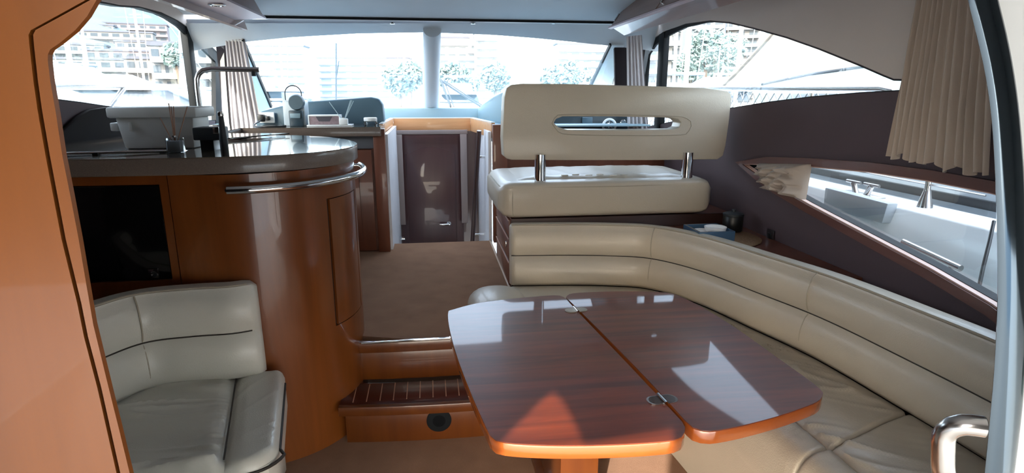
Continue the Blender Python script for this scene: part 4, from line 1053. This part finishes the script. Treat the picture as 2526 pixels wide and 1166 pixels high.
# stanchions, rail, net
rr = thing('guard_rail', (2.42, 3.0, 1.05), 'stainless guard rail with net panels along the starboard side deck', 'rail')
ytop = P(2215, 214, X=2.42).y
rz = 1.6
tube('top_tube', [(2.42, 7.0, 1.66), (2.42, 5.0, 1.645), (2.42, 3.6, 1.63), (2.42, ytop + .12, 1.625), (2.42, ytop + .03, 1.61), (2.42, ytop, 1.58), (2.42, ytop - .3, 1.33), (2.42, ytop - 1.2, 1.08)], .016, M_steel, rr)
for (u, v) in ((1978, 440), (2280, 512)):
    q = P(u, v, X=2.42)
    sn = lathe('stanchion', [(.036, 1.05), (.034, 1.06), (.016, 1.13), (.014, 1.14), (.013, 1.6)], (2.42, q.y, 0), M_steel, rr, seg=16)
for y in (4.6, 5.7): lathe('stanchion', [(.036, 1.05), (.034, 1.06), (.016, 1.13), (.014, 1.14), (.013, 1.62)], (2.42, y, 0), M_steel, rr, seg=16)
tube('lower_wire', [(2.42, 7, 1.2), (2.42, ytop - .6, 1.16)], .005, M_steel, rr, seg=6)
V, Fc = [], []
y = ytop - .2; net = []
while y < 6.6:
    net.append(tubeg([(2.42, y, 1.18), (2.42, y + .38, 1.6)], .0035, 4)); net.append(tubeg([(2.42, y + .38, 1.18), (2.42, y, 1.6)], .0035, 4)); y += .095
o = obj('net', *join(*net), M_steel, rr); o['kind'] = 'stuff'
# deck bar and rope
a, b = P(2228, 596, X=2.12), P(2370, 662, X=2.12)
db = thing('boat_hook', (2.1, a.y, .80), 'short steel bar fixed on the side deck outside the low window', 'bar')
tube('bar', [Vector((2.12, a.y, a.z)), Vector((2.12, b.y, b.z))], .014, M_steel, db)
for f in (.15, .85):
    q = a.lerp(b, f); tube('foot', [(2.12, q.y, .80), (2.12, q.y, q.z)], .009, M_steel, db)
tag(tube('mooring_rope', [P(2452, 545, X=2.25), P(2440, 600, X=2.2), P(2425, 660, X=2.15), Vector((2.1, P(2415, 705, X=2.1).y, .81))], .007, M_blk, seg=8), 'thin black rope running down to the side deck', 'rope')
# port side rail
rr = thing('guard_rail', (-2.42, 3.0, 1.05), 'thick stainless guard rail outside the port window', 'rail')
ra, rb = P(125, 211, X=-2.42), P(455, 213, X=-2.42)
tube('top_tube', [Vector((-2.42, 1.0, ra.z)), ra, P(300, 211, X=-2.42), rb, P(540, 222, X=-2.42)], .02, M_steel, rr)
a, b = P(305, 218, X=-2.42), P(272, 262, X=-2.42); tube('stanchion', [a, b, b + (b - a) * 2], .02, M_steel, rr)
a = P(480, 214, X=-2.42); tube('stanchion', [a, Vector((-2.42, a.y, 1.05))], .014, M_steel, rr)

# own foredeck and wipers
fd = struct(prism('floor_foredeck', [(-1.9, 6.3, 1.30), (1.9, 6.3, 1.30), (2.4, 6.9, 1.25), (1.8, 10.5, 1.18), (.5, 13.2, 1.2), (-.5, 13.2, 1.2), (-1.8, 10.5, 1.18), (-2.4, 6.9, 1.25)], (0, 0, -.2), M_white))
for k, (pts, lb) in enumerate((([(1087, 196, 6.5), (1100, 232, 6.45), (1112, 264, 6.42)], 'short black wiper arm hanging beside the centre pillar'), ([(1087, 198, 6.5), (1135, 230, 6.5), (1195, 268, 6.5)], 'long slanting black wiper arm outside the starboard windscreen'), ([(829, 106, 6.6), (829, 180, 6.6), (829, 260, 6.6)], 'upright black wiper blade in the middle of the port windscreen'))):
    wp = thing('windscreen_wiper', P(*pts[0][:2], Y=pts[0][2]), lb, 'wiper')
    e_ = P(*pts[-1][:2], Y=pts[-1][2]); lathe('pivot', [(.02, 1.295), (.018, 1.33), (.008, 1.34), (.008, e_.z)], (e_.x, e_.y, 0), M_rub, wp, seg=12)
    tube('arm', [P(u, v, Y=y) for u, v, y in pts], .011 if k < 2 else .009, M_rub, wp)
    tube('blade', [P(u + 8, v + (0 if k < 2 else 40), Y=y + .03) for u, v, y in pts] if k < 2 else [P(836, 150, Y=6.62), P(830, 190, Y=6.62)], .006, M_rub, wp)

# ------------------------------------------------------------------ harbour
struct(box('water', -500, 500, -40, 900, -1.4, -1.3, M_wat, bevel=0))
def yacht(x, y, rot, L, label, mast=0, grp='motor yachts moored in the marina', k=0, tall=1.0, canopy=None):
    t = thing('motor_yacht', (x, y, -1.3), label, 'boat', grp); t.rotation_euler[2] = rot
    def pt(a, b, c): return Vector((x + a, y + b, -1.3 + c))     # local axes, parented with rotation
    rows = []; W = L * .145
    for s, wf, zf in ((0, .85, 0), (.25, 1, 0), (.5, 1, .05), (.75, .75, .18), (.92, .35, .3), (1, .03, .38)):
        h = L * .12 * tall + zf * L * .09; a = -L / 2 + s * L
        rows.append([pt(a, -W * wf * .7, .05), pt(a + (0 if s < 1 else .3), -W * wf, h), pt(a + (0 if s < 1 else .3), W * wf, h), pt(a, W * wf * .7, .05)])
    obj('hull', *gridg(rows), M_hull, t, smooth=True, auto=35, bevel=0)
    h = L * .12 * tall
    def cab(a0, a1, w0, z0, hh, m, nm, rake=.1):
        vs = [pt(a0, -w0, z0), pt(a1, -w0 * .8, z0), pt(a1, w0 * .8, z0), pt(a0, w0, z0), pt(a0 + rake * .3, -w0 * .88, z0 + hh), pt(a1 - rake * 3, -w0 * .65, z0 + hh), pt(a1 - rake * 3, w0 * .65, z0 + hh), pt(a0 + rake * .3, w0 * .88, z0 + hh)]
        return obj(nm, vs, [(0, 1, 2, 3), (4, 5, 6, 7), (0, 1, 5, 4), (1, 2, 6, 5), (2, 3, 7, 6), (3, 0, 4, 7)], m, t, bevel=.08 if hh > .5 else 0)
    cab(-L * .33, L * .27, W * .86, h, L * .045, M_hull, 'deckhouse', L * .02)
    cab(-L * .30, L * .235, W * .85, h + L * .045, L * .05, M_win, 'deckhouse_glass', L * .035)
    cab(-L * .40, L * .09, W * .80, h + L * .095, L * .018, M_hull, 'flybridge', L * .01)
    cab(-L * .30, -L * .02, W * .6, h + L * .112, L * .05, M_hull, 'flybridge_coaming', L * .04)
    for s in (-1, 1):
        obj('hull_window', *boxg(x - L * .05, x + L * .18, y + s * (W * 1.0) - .03, y + s * (W * 1.0) + .03, -1.3 + h * .62, -1.3 + h * .8), M_win, t)
    a = -L * .28
    obj('radar_arch', *join(tubeg([pt(a, -W * .7, h + L * .11), pt(a - .4, -W * .6, h + L * .2), pt(a - .4, W * .6, h + L * .2), pt(a, W * .7, h + L * .11)], L * .008, 8)), M_hull, t, smooth=True)
    if mast:
        tube('mast', [pt(-L * .1, 0, h), pt(-L * .1, 0, h + mast)], .09, M_white, t, seg=8)
        obj('rigging', *join(tubeg([pt(L * .45, 0, h + .3), pt(-L * .1, 0, h + mast)], .03, 4), tubeg([pt(-L * .45, 0, h + .3), pt(-L * .1, 0, h + mast)], .03, 4)), M_steel, t)
    return t
lab = ['white motor yacht moored close outside the port window', 'white yacht with dark glass, second out from the port window', 'white flybridge yacht further out on the port side', 'far white yacht below the hillside flats', 'yacht with mast beyond the port window', 'small white cruiser near the port pillar',
       'yacht seen low through the port windscreen', 'yacht seen low beside the windscreen pillar', 'yacht seen above the driver backrest', 'masted yacht beyond the starboard window', 'motor yacht beyond the starboard window', 'far yacht by the starboard trees']
yl = [(225, 17, .12, 12, 0), (320, 25, .0, 14, 0), (170, 33, .1, 15, 0), (400, 38, -.1, 14, 0), (290, 47, .1, 16, 15), None,
      (700, 48, 1.4, 14, 0), (1135, 52, 1.5, 13, 0), (1430, 46, 1.7, 13, 0), (1600, 33, 1.7, 12, 0), (1700, 42, 1.9, 14, 0), (1745, 54, 1.5, 14, 0)]
_at = lambda u, d: (ray(u, 230).x / ray(u, 230).y * d, d)
yl = [_at(u, d) + (r, L, ms) for u, d, r, L, ms in [q for q in yl if q]]
lab.pop(5)
for k, (x, y, r, L, ms) in enumerate(yl): yacht(x, y, r, L, lab[k], ms, k=k, tall=(1.0 if k else 1.0))
# neighbour to starboard, tight alongside
nb = thing('neighbour_boat', (5.2, 4, -1.3), 'white boat moored tight alongside with a cream canvas cover', 'boat')
prism('hull', [(3.1, -3, -1.2), (3.0, -3, 1.22), (5.5, -3, 1.22), (5.5, -3, -1.2)], (0, 13.5, 0), M_hull, nb, bevel=.05)
box('rub_rail', 2.985, 3.03, -3, 10.4, .98, 1.03, M_blk, nb, bevel=.005)
box('cabin', 3.5, 5.3, -2, 6, 1.2, 1.62, M_hull, nb, bevel=.08)
cvp = [P(u, v, X=3.3) for u, v in ((1780, 212), (1815, 178), (1868, 122), (1900, 86), (1935, 40), (1990, -40), (2500, -40), (2500, 130), (2178, 156), (2100, 166), (2000, 182), (1900, 203))]
cvo = prism('canvas_cover', cvp, (.03, 0, 0), M_canv, nb)
tube('canvas_strap', [P(u, v, X=3.28) for u, v in ((2500, 128), (2178, 158), (2000, 183), (1880, 208))], .012, M_blk, cvo, seg=8)
tube('canvas_hem', [P(u, v, X=3.28) for u, v in ((1780, 212), (1815, 178), (1868, 122), (1900, 86), (1935, 40))], .012, M_canv, cvo, seg=8)

# buildings
def building(x, y, z, w_, d_, floors, m, label, grp, rot=0, bays=5, fh=3.0, wm=None):
    wm = wm or M_facw
    t = thing('apartment_building', (x, y, z), label, 'building', grp); t.rotation_euler[2] = rot
    H = floors * fh
    obj('walls', *boxg(x - w_ / 2, x + w_ / 2, y - d_ / 2, y + d_ / 2, min(z, 0) - 2, z + H), m, t)
    obj('roof', *boxg(x - w_ / 2 - .4, x + w_ / 2 + .4, y - d_ / 2 - .4, y + d_ / 2 + .4, z + H, z + H + .6), M_roof, t)
    wm_ = None; bw_ = w_ / bays
    for f in range(floors):
        zz = z + f * fh
        obj('balcony', *join(boxg(x - w_ / 2 + .3, x + w_ / 2 - .3, y - d_ / 2 - 1.6, y - d_ / 2, zz - .15, zz + .05), boxg(x - w_ / 2 + .3, x + w_ / 2 - .3, y - d_ / 2 - 1.65, y - d_ / 2 - 1.5, zz - .15, zz + .95)), m, t)
        for b in range(bays):
            xc = x - w_ / 2 + (b + .5) * bw_
            if wm_ is None:
                o = obj('window', *boxg(xc - bw_ * .32, xc + bw_ * .32, y - d_ / 2 - .06, y - d_ / 2 + .02, zz + .3, zz + 2.4), wm, t); wm_ = o; bx0, bz0 = xc, zz
            else:
                o = wm_.copy(); C.objects.link(o); o.parent = t; o.location = (xc - bx0, 0, zz - bz0)
    return t
def at(u, dist, zrel=230):
    d = ray(u, zrel); return d.x / d.y * dist, dist
specs = [(500, 70, 120, 10, 5), (440, 84, 150, 12, 3), (265, 98, 150, 16, 3), (360, 112, 130, 18, 3), (165, 126, 112, 18, 4), (410, 140, 108, 18, 4), (300, 156, 82, 20, 4), (225, 172, 64, 18, 4), (345, 188, 62, 22, 4), (130, 204, 88, 20, 4)]
dsc = ['tall flats behind the port window pillar', 'low flats below the hill end', 'waterside flats below the hill', 'wide low flats by the quay', 'pale terraced flats at the left foot of the hill', 'flats on the falling right end of the hill', 'stepped flats halfway up the hill', 'flats near the top of the hill', 'broad grey flats along the hill crest', 'highest flats at the far left of the hill']
for k, (u, dist, vt, w_, fl) in enumerate(specs):
    dist *= 1.9; w_ *= 1.6; fl += 1
    x, y = at(u, dist); top_ = 1.6 - ray(u, vt).z * -1 / ray(u, vt).y * dist; building(x, y, top_ - fl * 3, w_, 11, fl, M_fac[k % 5], dsc[k] + ' seen through the port window', 'hillside flats', rot=.28, bays=8)
sp2 = [(690, 280, 26, 7), (905, 310, 44, 6), (1130, 265, 26, 8), (1200, 240, 9, 8), (1455, 250, 30, 7), (1570, 170, 14, 6), (1600, 140, 15, 8), (1690, 190, 22, 8), (1770, 220, 26, 9)]
ds2 = ['faint block behind the port windscreen edge', 'wide block behind the port windscreen', 'white block with balconies right of the centre pillar', 'narrow stair tower beside the balcony block', 'long balcony block above the driver seat', 'pale block at the starboard curtain', 'pinkish block in the narrow starboard pane', 'light block behind masts at starboard', 'block on the starboard slope']
for k, (u, dist, w_, fl) in enumerate(sp2):
    x, y = at(u, dist); building(x, y, 0, w_, 10, fl, M_facl if k < 5 else M_fac[(k * 2) % 5], ds2[k], 'waterfront flats', rot=-.05 if k < 5 else -.5, bays=6 if k != 3 else 2, wm=M_faclw if k < 5 else M_facw)
struct(box('quay', -200, 200, 58, 80, -1.3, .3, M_quay, bevel=0))
# hills
def hill(name, cx, cy, rx, ry, h, seed):
    n = 40; V, Fc = [], []
    for j in range(n + 1):
        for i in range(n + 1):
            s, t = i / n * 2 - 1, j / n * 2 - 1; r = math.hypot(s, t)
            V.append((cx + s * rx, cy + t * ry, -2 + h * max(0, 1 - r * r) ** 1.2 * (1 + .25 * noise.noise(Vector((s * 3, t * 3, seed))))))
    for j in range(n):
        for i in range(n): a = j * (n + 1) + i; Fc.append((a, a + 1, a + n + 2, a + n + 1))
    return struct(obj(name, V, Fc, M_hill, smooth=True))
hill('hill', -235, 335, 165, 165, 52, 1); hill('hill', -330, 420, 230, 160, 100, 2); hill('hill', 260, 330, 150, 160, 50, 3)
# trees on the quay
def tree(x, y, h, r, label, seed, grp):
    t = thing('harbour_tree', (x, y, .3), label, 'tree', grp); rnd = random.Random(seed)
    tube('trunk', [(x, y, .2), (x + .1, y, h * .5), (x, y, h * .8)], .18, M_bark, t, seg=8)
    V, Fc = [], []
    for k in range(900):
        a, b = rnd.uniform(0, 2 * PI), rnd.uniform(-1, 1); q = rnd.uniform(.55, 1) * r * (1 + .3 * noise.noise(Vector((math.cos(a) * 2, b * 2, seed))))
        c = Vector((x + q * math.cos(a) * math.sqrt(1 - b * b), y + q * math.sin(a) * math.sqrt(1 - b * b), h + q * b * .9))
        u_ = Vector((rnd.uniform(-1, 1), rnd.uniform(-1, 1), rnd.uniform(-1, 1))).normalized() * .28; v_ = u_.orthogonal().normalized() * .2
        n0 = len(V); V += [c - u_, c + v_, c + u_, c - v_]; Fc.append((n0, n0 + 1, n0 + 2, n0 + 3))
    o = obj('crown', V, Fc, M_leaf, t)
tl_ = [(985, 60, 4.5, 2.4), (1010, 68, 5.5, 2.6), (1120, 60, 5, 2.4), (1150, 68, 4, 2.2), (1222, 60, 5, 2.2), (1370, 60, 4.5, 2.4), (1400, 68, 6, 2.4), (1440, 75, 5, 2.6), (1735, 60, 6, 2.4), (1765, 66, 5.5, 2.4), (1700, 74, 5, 2.2), (445, 60, 6, 2.0), (1790, 73, 7, 2.2)]
td = ['left of the windscreen pillar', 'just left of the windscreen pillar', 'right of the windscreen pillar', 'below the balcony block', 'beside the stair tower', 'left of the long balcony block', 'in front of the long balcony block', 'near the starboard windscreen edge', 'below the masts at starboard', 'beside the canvas cover', 'low beyond the starboard pane', 'against the port window pillar', 'behind the canvas cover edge']
for k, (u, d, h, r) in enumerate(tl_):
    if k < 8: h *= .62; r *= .68
    if u == 445: r = 1.1; h = 5
    x, y = at(u, d); tree(x, y, h, r, 'leafy green quay tree ' + td[k], k, 'trees on the quay')
# masts
for k, (u, d, h) in enumerate(((186, 30, 9.0), (360, 60, 16), (1560, 45, 12), (1690, 25, 8.5), (1660, 40, 11), (1815, 30, 9), (700, 70, 10), (1000, 66, 12))):
    x, y = at(u, d); t = thing('sailing_mast', (x, y, -1.0), 'tall white mast ' + ['at the left of the port window', 'thin against the hillside flats', 'behind the starboard curtain', 'nearest behind the starboard pane', 'second behind the starboard pane', 'thin beside the canvas cover', 'far left behind the windscreen', 'far behind the windscreen trees'][k], 'mast', 'masts of sailing boats')
    tube('pole', [(x, y, -1), (x, y, h)], .11, M_white, t, seg=8)
    tube('crosstree', [(x - .8, y, h * .62), (x + .8, y, h * .62)], .04, M_white, t, seg=6)
    obj('stays', *join(tubeg([(x - .8, y, h * .62), (x, y, h)], .02, 4), tubeg([(x + .8, y, h * .62), (x, y, h)], .02, 4), tubeg([(x - .8, y, h * .62), (x - .3, y, 0)], .02, 4), tubeg([(x + .8, y, h * .62), (x + .3, y, 0)], .02, 4)), M_steel, t)
